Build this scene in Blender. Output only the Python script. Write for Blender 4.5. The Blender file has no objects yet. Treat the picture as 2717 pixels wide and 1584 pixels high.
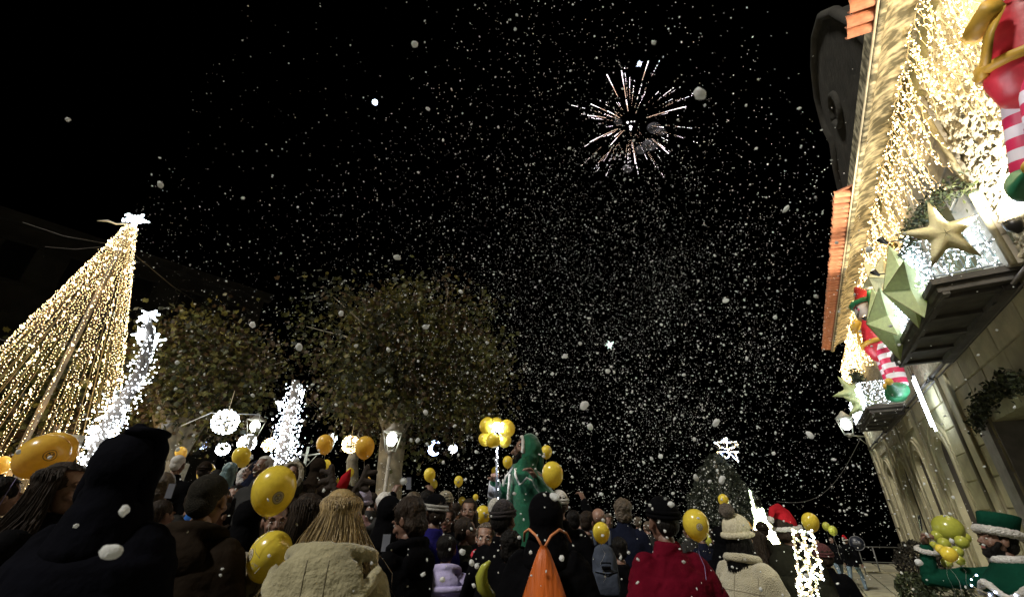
import bpy, bmesh, math, random
import numpy as np
from mathutils import Vector, Matrix, Quaternion, noise
R_ = math.radians
scene = bpy.context.scene
COL = scene.collection

# ---------------------------------------------------------------- camera
FPX, CX, CY, CAMH = 1142.5, 1358.5, 792.0, 1.65
MC = np.array([[0.99991616, -0.01294887, 0.0], [-0.00580474, -0.44824435, 0.89389222], [0.01157489, 0.89381728, 0.44828193]])
cam_d = bpy.data.cameras.new("camera"); cam = bpy.data.objects.new("camera", cam_d); COL.objects.link(cam)
cam_d.sensor_width = 36.0; cam_d.lens = 36 * FPX / 2717; cam_d.clip_start = 0.05; cam_d.clip_end = 600
cm = Matrix.Identity(4)
for i in range(3):
    cm[i][0] = MC[i][0]; cm[i][1] = MC[i][1]; cm[i][2] = -MC[i][2]
cm[2][3] = CAMH
cam.matrix_world = cm
cam_d.dof.use_dof = True; cam_d.dof.focus_distance = 5.5; cam_d.dof.aperture_fstop = 4.0
scene.camera = cam
# ---------------------------------------------------------------- sky, key light, exposure
SUNV = Vector((-0.56, -0.46, 0.69)).normalized()
w = bpy.data.worlds.new("World"); scene.world = w; w.use_nodes = True
nt = w.node_tree; nt.nodes.clear()
sky = nt.nodes.new("ShaderNodeTexSky"); sky.sky_type = 'NISHITA'; sky.sun_disc = False
sky.sun_elevation = R_(-9); sky.sun_rotation = math.atan2(SUNV.x, SUNV.y)
bg = nt.nodes.new("ShaderNodeBackground"); bg.inputs[1].default_value = 0.02
wo = nt.nodes.new("ShaderNodeOutputWorld")
nt.links.new(sky.outputs[0], bg.inputs[0]); nt.links.new(bg.outputs[0], wo.inputs[0])
sd = bpy.data.lights.new("sun", 'SUN'); sd.energy = 2.6; sd.angle = R_(6); sd.color = (1.0, 0.95, 0.84)
sun = bpy.data.objects.new("sun", sd); COL.objects.link(sun); sun.rotation_euler = SUNV.to_track_quat('Z', 'Y').to_euler()
scene.view_settings.view_transform = 'Standard'; scene.view_settings.look = 'None'
scene.view_settings.exposure = 0; scene.view_settings.gamma = 1; scene.view_settings.use_curve_mapping = False
scene.cycles.use_denoising = True
scene.cycles.sample_clamp_indirect = 2.0
scene.cycles.max_bounces = 5; scene.cycles.transparent_max_bounces = 6
scene.cycles.caustics_reflective = False; scene.cycles.caustics_refractive = False

# ---------------------------------------------------------------- pixel / place helpers (photograph pixels, metres)
def ray(px, py):
    v = MC @ np.array([px - CX, CY - py, FPX]); return Vector(v)
def fd(px, py, d):                       # point seen at a pixel, d metres along the lens axis
    return Vector((0, 0, CAMH)) + ray(px, py) * (d / FPX)
def hd(px, py, d):                       # point seen at a pixel, d metres away over the ground
    v = ray(px, py); return Vector((0, 0, CAMH)) + v * (d / math.hypot(v.x, v.y))
def gz(x, y):
    return -0.016 * max(0.0, y)
AZ = R_(31.9); FU = Vector((math.sin(AZ), math.cos(AZ), 0)); FN = Vector((-math.cos(AZ), math.sin(AZ), 0)); FD = 3.6
FORG = -FN * FD; FANG = math.atan2(FU.y, FU.x)
def fac(px, py, o=0.0):                  # facade coordinates (along, height) at offset o
    v = ray(px, py); t = (FD - o) / (-(v.dot(FN))); p = Vector((0, 0, CAMH)) + v * t
    return p.dot(FU), p.z

# ---------------------------------------------------------------- object helpers
def tag(o, label=None, cat=None, group=None, kind=None):
    if label: o["label"] = label
    if cat: o["category"] = cat
    if group: o["group"] = group
    if kind: o["kind"] = kind
    return o
def empty(name, loc=(0, 0, 0), rz=0, parent=None, scale=1):
    o = bpy.data.objects.new(name, None); COL.objects.link(o)
    o.location = loc; o.rotation_euler = (0, 0, rz); o.scale = (scale,) * 3
    o.empty_display_size = 0.1
    if parent: o.parent = parent
    return o
class MB:
    def __init__(s): s.v = []; s.f = []; s.m = []; s.mi = 0
    def add(s, vs, fs):
        n = len(s.v); s.v += [tuple(v) for v in vs]; s.f += [tuple(i + n for i in f) for f in fs]; s.m += [s.mi] * len(fs)
    def box(s, c, d, rot=None, taper=1.0):
        x, y, z = d[0] / 2, d[1] / 2, d[2] / 2
        vs = [Vector((a * x * (taper if k > 0 else 1), b * y * (taper if k > 0 else 1), k * z)) for k in (-1, 1) for b in (-1, 1) for a in (-1, 1)]
        if rot: vs = [rot @ v for v in vs]
        c = Vector(c)
        s.add([v + c for v in vs], [(0, 2, 3, 1), (4, 5, 7, 6), (0, 1, 5, 4), (2, 6, 7, 3), (0, 4, 6, 2), (1, 3, 7, 5)])
    def path(s, pts, rad, n=6, cap=True, sq=1.0):
        pts = [Vector(p) for p in pts]
        if not hasattr(rad, '__len__'): rad = [rad] * len(pts)
        base = len(s.v); up = Vector((0, 0, 1)); prev = None
        for i, p in enumerate(pts):
            t = (pts[min(i + 1, len(pts) - 1)] - pts[max(i - 1, 0)])
            t = t.normalized() if t.length > 1e-9 else up
            if prev is None:
                a = t.cross(up)
                if a.length < 0.05: a = t.cross(Vector((1, 0, 0)))
            else:
                a = prev - t * prev.dot(t)
                if a.length < 1e-5: a = t.orthogonal()
            a.normalize(); b = t.cross(a); prev = a
            for k in range(n):
                q = 2 * math.pi * k / n
                s.v.append(tuple(p + (a * math.cos(q) + b * math.sin(q) * sq) * rad[i]))
        for i in range(len(pts) - 1):
            for k in range(n):
                k2 = (k + 1) % n
                s.f.append((base + i * n + k, base + i * n + k2, base + (i + 1) * n + k2, base + (i + 1) * n + k)); s.m.append(s.mi)
        if cap:
            s.f.append(tuple(base + k for k in range(n))[::-1]); s.m.append(s.mi)
            s.f.append(tuple(base + (len(pts) - 1) * n + k for k in range(n))); s.m.append(s.mi)
    def cap(s, a, b, ra, rb, n=10):       # tapered capsule for remeshing
        a = Vector(a); b = Vector(b); d = b - a
        if d.length < 1e-6: return
        u = d.normalized()
        pts = [a - u * ra * .95, a - u * ra * .7, a, b, b + u * rb * .7, b + u * rb * .95]
        s.path(pts, [ra * .3, ra * .72, ra, rb, rb * .72, rb * .3], n)
    def ell(s, c, r, rot=None, seg=12, ring=8):
        c = Vector(c); vs = [Vector((0, 0, r[2]))]
        for j in range(1, ring):
            a = math.pi * j / ring
            for k in range(seg):
                q = 2 * math.pi * k / seg
                vs.append(Vector((math.sin(a) * math.cos(q) * r[0], math.sin(a) * math.sin(q) * r[1], math.cos(a) * r[2])))
        vs.append(Vector((0, 0, -r[2])))
        if rot: vs = [rot @ v for v in vs]
        fs = [(0, 1 + k, 1 + (k + 1) % seg) for k in range(seg)]
        for j in range(ring - 2):
            for k in range(seg):
                a = 1 + j * seg + k; b = 1 + j * seg + (k + 1) % seg
                fs.append((a, a + seg, b + seg, b))
        L = len(vs) - 1; o = 1 + (ring - 2) * seg
        fs += [(L, o + (k + 1) % seg, o + k) for k in range(seg)]
        s.add([v + c for v in vs], fs)
    def rings(s, rs, n=16, capb=True):     # (cx,cy,z,rx,ry)
        base = len(s.v)
        for (cx, cy, z, rx, ry) in rs:
            for k in range(n):
                q = 2 * math.pi * k / n
                s.v.append((cx + math.cos(q) * rx, cy + math.sin(q) * ry, z))
        for i in range(len(rs) - 1):
            for k in range(n):
                k2 = (k + 1) % n
                s.f.append((base + i * n + k, base + i * n + k2, base + (i + 1) * n + k2, base + (i + 1) * n + k)); s.m.append(s.mi)
        if capb:
            s.f.append(tuple(base + k for k in range(n))[::-1]); s.m.append(s.mi)
            s.f.append(tuple(base + (len(rs) - 1) * n + k for k in range(n))); s.m.append(s.mi)
    def poly(s, pts, d, axis=(0, 1, 0)):   # prism from a polygon
        n = len(pts); a = [Vector(p) for p in pts]; e = Vector(axis) * d
        vs = [p - e / 2 for p in a] + [p + e / 2 for p in a]
        s.add(vs, [tuple(range(n))[::-1], tuple(range(n, 2 * n))] + [(k, (k + 1) % n, n + (k + 1) % n, n + k) for k in range(n)])
    def xf(s, M, start=0):
        for i in range(start, len(s.v)): s.v[i] = tuple(M @ Vector(s.v[i]))
    def mesh(s, name, smooth=True, mats=None):
        me = bpy.data.meshes.new(name); me.from_pydata(s.v, [], s.f)
        for m in (mats or []): me.materials.append(m)
        if any(s.m): me.polygons.foreach_set("material_index", s.m)
        if smooth: me.polygons.foreach_set("use_smooth", [True] * len(me.polygons))
        me.update(); return me
def ob(name, me, mat=None, parent=None, loc=None, rot=None, scale=None):
    if isinstance(me, MB): me = me.mesh(name)
    if mat:
        if not isinstance(mat, (list, tuple)): mat = [mat]
        if not me.materials:
            for m in mat: me.materials.append(m)
    o = bpy.data.objects.new(name, me); COL.objects.link(o)
    if parent: o.parent = parent
    if loc is not None: o.location = loc
    if rot is not None:
        if isinstance(rot, Quaternion): o.rotation_mode = 'QUATERNION'; o.rotation_quaternion = rot
        else: o.rotation_euler = rot
    if scale is not None: o.scale = scale if hasattr(scale, '__len__') else (scale,) * 3
    return o
def flat(me):
    me.polygons.foreach_set("use_smooth", [False] * len(me.polygons)); return me
WORK = bpy.data.scenes.new("workbench")     # scratch scene for evaluating modifiers quickly
def work_dg():
    with bpy.context.temp_override(scene=WORK, view_layer=WORK.view_layers[0]):
        return bpy.context.evaluated_depsgraph_get()
_W = bpy.data.objects.new("t", bpy.data.meshes.new("t")); WORK.collection.objects.link(_W)
_wr = _W.modifiers.new("r", 'REMESH'); _wr.mode = 'VOXEL'; _wr.use_smooth_shade = True
_ws = _W.modifiers.new("s", 'SMOOTH'); _ws.factor = .5
JUNK = []
def remesh(mb, voxel, smooth=2, noise_amp=0, nscale=6, fold=0):
    me = mb.mesh("t"); _W.data = me; JUNK.append(me)
    _wr.voxel_size = voxel; _ws.iterations = max(1, smooth); _ws.show_viewport = smooth > 0
    dg = work_dg(); r = bpy.data.meshes.new_from_object(_W.evaluated_get(dg), depsgraph=dg)
    if noise_amp:
        n = len(r.vertices); P = np.empty(n * 3, np.float32); N = np.empty(n * 3, np.float32)
        r.vertices.foreach_get("co", P); r.vertices.foreach_get("normal", N); P = P.reshape(-1, 3); N = N.reshape(-1, 3)
        K = np.array([noise.noise((p[0] * nscale, p[1] * nscale, p[2] * nscale * .6)) + .5 * noise.noise((p[0] * nscale * 2.3, p[1] * nscale * 2.3, p[2] * nscale * 2.3)) for p in P.tolist()], np.float32)
        if fold:
            K -= fold * np.array([max(0, .16 - abs(noise.noise((p[0] * 7 + p[2] * 3, p[1] * 7, p[2] * 13 - p[0] * 4)))) * 6 * (.4 + noise.noise((p[0] * 3, p[1] * 3 + 9, p[2] * 3))) for p in P.tolist()], np.float32)
        r.vertices.foreach_set("co", (P + N * (K * noise_amp)[:, None]).ravel()); r.update()
    r.polygons.foreach_set("use_smooth", [True] * len(r.polygons))
    return r
def np_mesh(name, V, F, mats=(), mi=None, smooth=False):   # V (n,3), F (m,k) arrays
    me = bpy.data.meshes.new(name); V = np.asarray(V, dtype=np.float32); F = np.asarray(F, dtype=np.int32)
    me.vertices.add(len(V)); me.vertices.foreach_set("co", V.ravel())
    me.loops.add(F.size); me.loops.foreach_set("vertex_index", F.ravel())
    me.polygons.add(len(F)); me.polygons.foreach_set("loop_start", np.arange(0, F.size, F.shape[1], dtype=np.int32))
    for m in mats: me.materials.append(m)
    if mi is not None: me.polygons.foreach_set("material_index", np.asarray(mi, dtype=np.int32))
    me.update(calc_edges=True)
    me.polygons.foreach_set("use_smooth", [smooth] * len(F))
    return me
OCT_V = np.array([[1, 0, 0], [-1, 0, 0], [0, 1, 0], [0, -1, 0], [0, 0, 1], [0, 0, -1]], float)
OCT_F = np.array([[0, 2, 4], [2, 1, 4], [1, 3, 4], [3, 0, 4], [2, 0, 5], [1, 2, 5], [3, 1, 5], [0, 3, 5]])
def ico(sub=1):
    bm = bmesh.new(); bmesh.ops.create_icosphere(bm, subdivisions=sub, radius=1)
    V = np.array([v.co[:] for v in bm.verts]); F = np.array([[v.index for v in f.verts] for f in bm.faces]); bm.free(); return V, F
ICO_V, ICO_F = ico(1)
IC2_V, IC2_F = ico(2)
def rand_rot(rng, n):
    q = rng.normal(size=(n, 4)); q /= np.linalg.norm(q, axis=1)[:, None]
    a, b, c, d = q.T
    return np.stack([np.stack([a*a+b*b-c*c-d*d, 2*(b*c-a*d), 2*(b*d+a*c)], -1), np.stack([2*(b*c+a*d), a*a-b*b+c*c-d*d, 2*(c*d-a*b)], -1),
                     np.stack([2*(b*d-a*c), 2*(c*d+a*b), a*a-b*b-c*c+d*d], -1)], 1)
def spray(name, BV, BF, P, S, rots=None, mats=(), mi=None, smooth=False):   # copies of a small shape in one mesh
    P = np.asarray(P, float); n = len(P); S = np.asarray(S, float)
    if S.ndim == 1: S = S[:, None]
    L = BV[None] * S[:, None, :] if S.shape[1] == 3 else BV[None] * S[:, :, None]
    if rots is not None: L = np.einsum('nij,nkj->nki', rots, L)
    V = (L + P[:, None]).reshape(-1, 3); F = (BF[None] + (np.arange(n) * len(BV))[:, None, None]).reshape(-1, BF.shape[1])
    m = None if mi is None else np.repeat(mi, len(BF))
    return np_mesh(name, V, F, mats, m, smooth)

# ---------------------------------------------------------------- materials
MATS = {}
def pm(name, col=(.5, .5, .5), rough=.7, metal=0, var=.18, vs=6, bump=0, bs=40, coat=0, emit=None, es=0, sheen=0, trans=0, sss=0,
       col2=None, sample=False, spec=None, stretch=None, detail=3, translucent=0):
    if name in MATS: return MATS[name]
    m = bpy.data.materials.new(name); m.use_nodes = True; n = m.node_tree; p = n.nodes["Principled BSDF"]
    tc = n.nodes.new("ShaderNodeTexCoord")
    mp = n.nodes.new("ShaderNodeMapping"); n.links.new(tc.outputs["Object"], mp.inputs[0])
    if stretch: mp.inputs[3].default_value = stretch
    nz = n.nodes.new("ShaderNodeTexNoise"); nz.inputs["Scale"].default_value = vs; nz.inputs["Detail"].default_value = detail
    n.links.new(mp.outputs[0], nz.inputs["Vector"])
    cr = n.nodes.new("ShaderNodeValToRGB"); n.links.new(nz.outputs["Fac"], cr.inputs[0])
    c2 = col2 or tuple(min(1, c * (1 + var)) for c in col); c1 = tuple(c * (1 - var) for c in col)
    cr.color_ramp.elements[0].position = .3; cr.color_ramp.elements[1].position = .7
    cr.color_ramp.elements[0].color = (*c1, 1); cr.color_ramp.elements[1].color = (*c2, 1)
    n.links.new(cr.outputs[0], p.inputs["Base Color"])
    p.inputs["Roughness"].default_value = rough; p.inputs["Metallic"].default_value = metal
    p.inputs["Coat Weight"].default_value = coat; p.inputs["Coat Roughness"].default_value = .08
    p.inputs["Sheen Weight"].default_value = sheen
    if trans: p.inputs["Transmission Weight"].default_value = trans
    if spec is not None: p.inputs["Specular IOR Level"].default_value = spec
    if sss: p.inputs["Subsurface Weight"].default_value = sss; p.inputs["Subsurface Radius"].default_value = (.02, .01, .005)
    if emit: p.inputs["Emission Color"].default_value = (*emit, 1); p.inputs["Emission Strength"].default_value = es
    if bump:
        n2 = n.nodes.new("ShaderNodeTexNoise"); n2.inputs["Scale"].default_value = bs; n2.inputs["Detail"].default_value = 4
        n.links.new(mp.outputs[0], n2.inputs["Vector"])
        b = n.nodes.new("ShaderNodeBump"); b.inputs["Strength"].default_value = bump; b.inputs["Distance"].default_value = .02
        n.links.new(n2.outputs["Fac"], b.inputs["Height"]); n.links.new(b.outputs[0], p.inputs["Normal"])
    if translucent:
        tr = n.nodes.new("ShaderNodeBsdfTranslucent"); n.links.new(cr.outputs[0], tr.inputs[0])
        mx = n.nodes.new("ShaderNodeMixShader"); mx.inputs[0].default_value = translucent
        out = n.nodes["Material Output"]
        n.links.new(p.outputs[0], mx.inputs[1]); n.links.new(tr.outputs[0], mx.inputs[2]); n.links.new(mx.outputs[0], out.inputs[0])
    if emit and not sample:
        m.cycles.emission_sampling = 'NONE'
    MATS[name] = m; return m
LED_WARM = pm("led_warm", (.8, .6, .3), emit=(1.0, .74, .38), es=20)
LED_WARM2 = pm("led_warm_pale", (.8, .7, .5), emit=(1.0, .78, .42), es=10)
LED_COOL = pm("led_cool", (.8, .85, .9), emit=(.82, .9, 1.0), es=14)
LED_BLUE = pm("led_blue", (.6, .7, .9), emit=(.45, .6, 1.0), es=12)
LED_GREEN = pm("led_greenish", (.7, .9, .6), emit=(.85, 1.0, .62), es=10)
WIRE_D = pm("dark_wire", (.02, .02, .02), .6)
WIRE_W = pm("pale_wire", (.5, .42, .28), .5)
def lamp(name, loc, col, energy, radius=.1, parent=None, spot=None, rot=None, blend=.6):
    d = bpy.data.lights.new(name, 'SPOT' if spot else 'POINT'); d.energy = energy; d.color = col; d.shadow_soft_size = radius
    if spot: d.spot_size = spot; d.spot_blend = blend
    o = bpy.data.objects.new(name, d); COL.objects.link(o); o.location = loc
    if rot is not None: o.rotation_euler = rot
    if parent: o.parent = parent
    return o
# ================================================================ SETTING: ground and pavement
g = MB()
xs = [-140, -60, -30, -18, -10, -5, 0, 5, 10, 18, 30, 60, 140]; ys = [-60, -20, -6, 0, 5, 10, 15, 20, 23.5, 27, 45, 90, 220]
g.add([(x, y, gz(x, y) - .02 - (0 if y < 24 else 7 if y < 30 else 9 if y < 60 else 14 if y < 100 else 26)) for y in ys for x in xs], [(j * len(xs) + i, j * len(xs) + i + 1, (j + 1) * len(xs) + i + 1, (j + 1) * len(xs) + i) for j in range(len(ys) - 1) for i in range(len(xs) - 1)])
tag(ob("ground", g, pm("ground_dirt", (.16, .15, .11), .9, bump=.4, bs=9, var=.3, vs=1.5)), kind="structure")
pav = empty("pavement"); tag(pav, kind="structure")
rng = random.Random(3)
STONE_P = pm("paving_stone", (.30, .28, .19), .75, bump=.35, bs=14, var=.28, vs=2.2, detail=6)
STONE_P2 = pm("paving_stone_dark", (.23, .215, .15), .8, bump=.35, bs=14, var=.28, vs=2.6, detail=6)
cell = [MB() for _ in range(5)]; pmesh = []
for m in cell:
    l = rng.uniform(.96, .985)
    m.box((0, 0, -.05), (1.1 * l, .68 * l, .1)); pmesh.append(flat(m.mesh("paving_slab", mats=[rng.choice([STONE_P, STONE_P, STONE_P2])])))
cnt = 0
for j in range(0, 30):
    o_ = .3 + j * .70
    for i in range(0, 26):
        s_ = 9 + i * 1.13 + (j % 2) * .55
        if cnt >= 285 or s_ > 32: continue
        P = FORG + FU * s_ + FN * o_
        # only slabs the picture can show (lower right corner)
        q = Vector((P.x, P.y, gz(P.x, P.y))) - Vector((0, 0, CAMH)); c = np.array(q) @ MC
        if c[2] < .5: continue
        px, py = CX + FPX * c[0] / c[2], CY - FPX * c[1] / c[2]
        if px < 1780 or px > 2760 or py > 1640: continue
        if px < 2150 and py < 1480: continue
        ob("paving_slab", rng.choice(pmesh), None, pav, (P.x, P.y, gz(P.x, P.y) + rng.uniform(0, .006) + .03), (R_(rng.uniform(-.3, .3)), -.0, FANG))
        cnt += 1
# ================================================================ THE STONE BUILDING (local x along the wall, y outward, z up)
B = empty("stone_building", FORG, FANG)
tag(B, "two storey pale stone building on the right with lit eaves, balconies and arched niches", "building")
ST1 = pm("ashlar", (.38, .345, .215), .85, bump=.6, bs=22, var=.22, vs=2.5, detail=7)
ST2 = pm("ashlar_dark", (.30, .27, .165), .85, bump=.6, bs=22, var=.25, vs=3, detail=7)
ST3 = pm("ashlar_pale", (.43, .39, .26), .85, bump=.6, bs=25, var=.2, vs=3, detail=7)
MORT = pm("mortar", (.34, .33, .2), .95, bump=.3, bs=30, var=.2)
RUB = pm("rough_render", (.46, .42, .31), .95, bump=1.0, bs=30, var=.3, vs=9, detail=6)
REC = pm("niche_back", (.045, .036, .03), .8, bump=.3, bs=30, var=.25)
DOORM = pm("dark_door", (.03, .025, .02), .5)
NICHES = [17.05, 20.3, 23.6, 26.9]; NW, NB, NT = .62, .35, 3.15      # half width, bottom, spring height
LD0, LD1, LDT = 10.5, 12.75, 3.45
UD0, UD1, UDT = 9.55, 11.25, 7.7
# backing wall in solid pieces around the openings (front face at y=-.03)
wl = MB()
def wbox(x0, x1, z0, z1, y0=-.55, y1=-.03): wl.box(((x0 + x1) / 2, (y0 + y1) / 2, (z0 + z1) / 2), (x1 - x0, y1 - y0, z1 - z0))
cuts = sorted([(LD0, LD1, -.5, LDT)] + [(c - NW - .12, c + NW + .12, NB - .1, NT + .76) for c in NICHES])
x = -6.0
for (a, b, z0, z1) in cuts:
    wbox(x, a, -.8, 5.0); wbox(a, b, z1, 5.0); wbox(a, b, -.8, z0); x = b
wbox(x, 30.2, -.8, 5.0)
wbox(-6, UD0, 5.003, 9.52); wbox(UD1, 30.2, 5.003, 9.52); wbox(UD0, UD1, UDT + .9, 9.52)
wbox(-6, 30.2, -.8, 9.3, -8, -.9)
ob("wall", flat(wl.mesh("wall", mats=[MORT])), None, B)
rng = random.Random(11)
def blockm(l, h, t, mat, ch=.015):
    m = MB(); x, z = l / 2, h / 2
    m.add([(-x, -t, -z), (x, -t, -z), (x, -t, z), (-x, -t, z), (-x, 0, -z), (x, 0, -z), (x, 0, z), (-x, 0, z), (-x + ch, ch * 1.2, -z + ch), (x - ch, ch * 1.2, -z + ch), (x - ch, ch * 1.2, z - ch), (-x + ch, ch * 1.2, z - ch)],
          [(4, 5, 1, 0), (6, 7, 3, 2), (5, 6, 2, 1), (7, 4, 0, 3), (4, 8, 9, 5), (5, 9, 10, 6), (6, 10, 11, 7), (7, 11, 8, 4), (8, 11, 10, 9)])
    return flat(m.mesh("stone", mats=[mat]))
def stone_row(x0, x1, z0, h, first=None):
    n = max(1, round((x1 - x0) / 1.15)); ws = [rng.uniform(.75, 1.25) for _ in range(n)]; k = (x1 - x0) / sum(ws); x = x0
    for w_ in ws:
        w_ *= k
        ob("stone", blockm(w_ - .022, h - .022, .05, rng.choice([ST1, ST1, ST2, ST3])), None, B, (x + w_ / 2, rng.uniform(-.008, .004) + .002, z0 + h / 2)); x += w_
CH = .62
J = .022
for r in range(9):
    z0 = -.6 + r * CH; z1 = z0 + CH
    zone = sorted([(LD0 - .0, LD1, -1, LDT)] + [(c - NW - .42, c + NW + .42, NB - .3, NT + 1.07) for c in NICHES])
    x = 5.0
    for (a, b, q0, q1) in zone:
        if z1 - .15 > q0 and z0 + .15 < q1:
            if a - x > .2: stone_row(x, a, z0, CH)
            x = b
    stone_row(x, 30.15, z0, CH)
# niche surrounds: jamb strips, arch ring, recessed panel
def arch_pts(c, r, z, n=12): return [(c + r * math.cos(math.pi * k / n), z + r * math.sin(math.pi * k / n)) for k in range(n + 1)]
for c in NICHES:
    m = MB()
    inn = [(c + NW, NB)] + arch_pts(c, NW, NT) + [(c - NW, NB)]
    out = [(c + NW + .42, NB - .0)] + [(min(max(x_ , c - NW - .42), c + NW + .42), z_) for x_, z_ in arch_pts(c, NW + .42, NT)] + [(c - NW - .42, NB)]
    n = len(inn); y1, y0 = .035, -.14
    vs = [(a, y1, b) for a, b in inn] + [(a, y1, b) for a, b in out] + [(a, y0, b) for a, b in inn] + [(a, -.03, b) for a, b in out]
    fs = []
    for k in range(n - 1):
        fs += [(k, n + k, n + k + 1, k + 1), (2 * n + k, k, k + 1, 2 * n + k + 1), (n + k, 3 * n + k, 3 * n + k + 1, n + k + 1)]
    m.add(vs, fs); ob("niche_surround", flat(m.mesh("niche_surround", mats=[ST1])), None, B)
    # moulding bead round the surround
    m = MB(); m.path([(a, .05, b) for a, b in [(c + NW + .3, NB)] + arch_pts(c, NW + .3, NT, 14) + [(c - NW - .3, NB)]], .03, 6)
    ob("arch_moulding", m, ST3, B)
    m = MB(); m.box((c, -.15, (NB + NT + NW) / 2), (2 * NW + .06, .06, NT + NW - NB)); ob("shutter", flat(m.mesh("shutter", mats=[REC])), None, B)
    m = MB(); m.box((c, .05, NB - .09), (2 * NW + .8, .24, .16)); ob("sill", flat(m.mesh("sill", mats=[ST3])), None, B)
# spandrel stones above arches
# vertical pilasters between the bays
for x_ in (14.25, 18.68, 21.95, 25.25, 28.6):
    m = MB(); m.box((x_, .03, 2.05), (.5, .09, 5.5)); ob("pilaster", flat(m.mesh("pilaster", mats=[ST3])), None, B)
    m = MB(); m.path([(x_ - .27, .075, -.6), (x_ - .27, .075, 4.75)], .022, 6); ob("pilaster_bead", m, ST2, B)
m = MB(); m.path([(14.6, .08, -.5), (14.6, .08, 4.85)], .045, 8); ob("downpipe", m, pm("old_pipe", (.10, .09, .05), .6), B)
# corner quoins
for r in range(16):
    m = MB(); l = .7 if r % 2 else .45; m.box((30.2 - l / 2 + .04, .02, -.5 + r * .6 + .3), (l, .12, .57)); ob("quoin", flat(m.mesh("quoin", mats=[ST3])), None, B)
# cable conduit under the balconies
m = MB(); m.path([(5, .09, 4.93), (30.25, .09, 4.95)], .04, 6); m.path([(5, .06, 4.84), (30.2, .06, 4.83)], .018, 5); ob("conduit", m, pm("conduit", (.13, .12, .11), .5), B)
for x_ in (9.4, 14.9, 18.7, 23.9, 27):
    m = MB(); m.box((x_, .09, 4.92), (.16, .12, .1)); m.path([(x_, .1, 4.9), (x_ + .1, .25, 4.8), (x_ + .15, .12, 4.95)], .012, 5); ob("conduit_bracket", m, WIRE_D, B)
# lower doorway
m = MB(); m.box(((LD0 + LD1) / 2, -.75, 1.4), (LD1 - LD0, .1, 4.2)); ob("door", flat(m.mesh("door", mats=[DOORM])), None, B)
m = MB(); m.box((LD1 + .02, -.3, 1.4), (.1, .56, 4.1)); m.box((LD1 + .3, .03, 1.45), (.55, .1, 4.2)); ob("door_jamb", flat(m.mesh("door_jamb", mats=[pm("grey_jamb", (.24, .23, .22), .85, bump=.3)])), None, B)
# upper storey wall face: rough rendered panels (real relief) and dressed stone
def rough_panel(x0, x1, z0, z1, amp, dx, seed):
    nx = int((x1 - x0) / dx) + 1; nz_ = int((z1 - z0) / dx) + 1
    X, Z = np.meshgrid(np.linspace(x0, x1, nx), np.linspace(z0, z1, nz_))
    H = np.zeros_like(X)
    for i in range(nz_):
        for j in range(nx):
            p = Vector((X[i, j] * 5 + seed, 0, Z[i, j] * 5)); v = abs(noise.noise(p * 1.3)) * 1.1 + abs(noise.noise(p * 3.1)) * .9 + .3 * noise.noise(p * .4)
            H[i, j] = v
    V = np.stack([X, -.01 + amp * H, Z], -1).reshape(-1, 3)
    idx = np.arange(nx * nz_).reshape(nz_, nx)
    F = np.stack([idx[:-1, :-1], idx[:-1, 1:], idx[1:, 1:], idx[1:, :-1]], -1).reshape(-1, 4)[:, ::-1]
    return np_mesh("render_panel", V, F, [RUB])
ob("render_panel", rough_panel(4.2, 8.55, 5.1, 8.9, .09, .035, 0), None, B)
ob("render_panel", rough_panel(12.2, 30.0, 5.1, 9.2, .05, .12, 9), None, B)
# dressed jambs of the balcony door: block columns with open joints
GREYST = pm("dressed_stone", (.36, .33, .27), .8, bump=.35, bs=40, var=.15, vs=5, detail=6)
for k in range(7):
    m = blockm(.86, .50, .12, GREYST, .03); ob("jamb_stone", m, None, B, (9.08, .12, 5.35 + k * .52))
    ob("jamb_stone", blockm(.8, .50, .12, GREYST, .03), None, B, (11.72, .12, 5.35 + k * .52))
for x_ in (8.6, 12.18):
    m = MB(); m.path([(x_, .14, 5.08), (x_, .14, 8.75)], .05, 6); ob("jamb_moulding", m, ST3, B)
m = MB()
cD = (UD0 + UD1) / 2; rD = (UD1 - UD0) / 2
inn = arch_pts(cD, rD, UDT, 14); outp = [(UD1 + 0, 8.95)] * 3 + [(cD + rD * math.cos(math.pi * k / 14), 8.95) for k in range(3, 12)] + [(UD0, 8.95)] * 3
vs = [(a, .1, b) for a, b in inn] + [(a, .1, b) for a, b in outp] + [(a, -.6, b) for a, b in inn]; n = len(inn); fs = []
for k in range(n - 1): fs += [(k, n + k, n + k + 1, k + 1), (2 * n + k, k, k + 1, 2 * n + k + 1)]
m.add(vs, fs); ob("door_arch", flat(m.mesh("door_arch", mats=[GREYST])), None, B)
dr = MB(); dr.box((cD, -.62, 6.7), (1.7, .06, 3.9)); d_o = ob("balcony_door", flat(dr.mesh("balcony_door", mats=[pm("blue_grey_door", (.12, .15, .2), .35)])), None, B)
m = MB()
for zz in (5.5, 6.3, 7.1, 7.8): m.box((cD, -.57, zz), (1.7, .06, .06))
for xx in (-.82, -.03, .03, .82): m.box((cD + xx, -.565, 6.6), (.06, .05, 3.2))
ob("door_bars", flat(m.mesh("door_bars", mats=[pm("door_white", (.5, .52, .5), .5)])), None, d_o)
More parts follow.
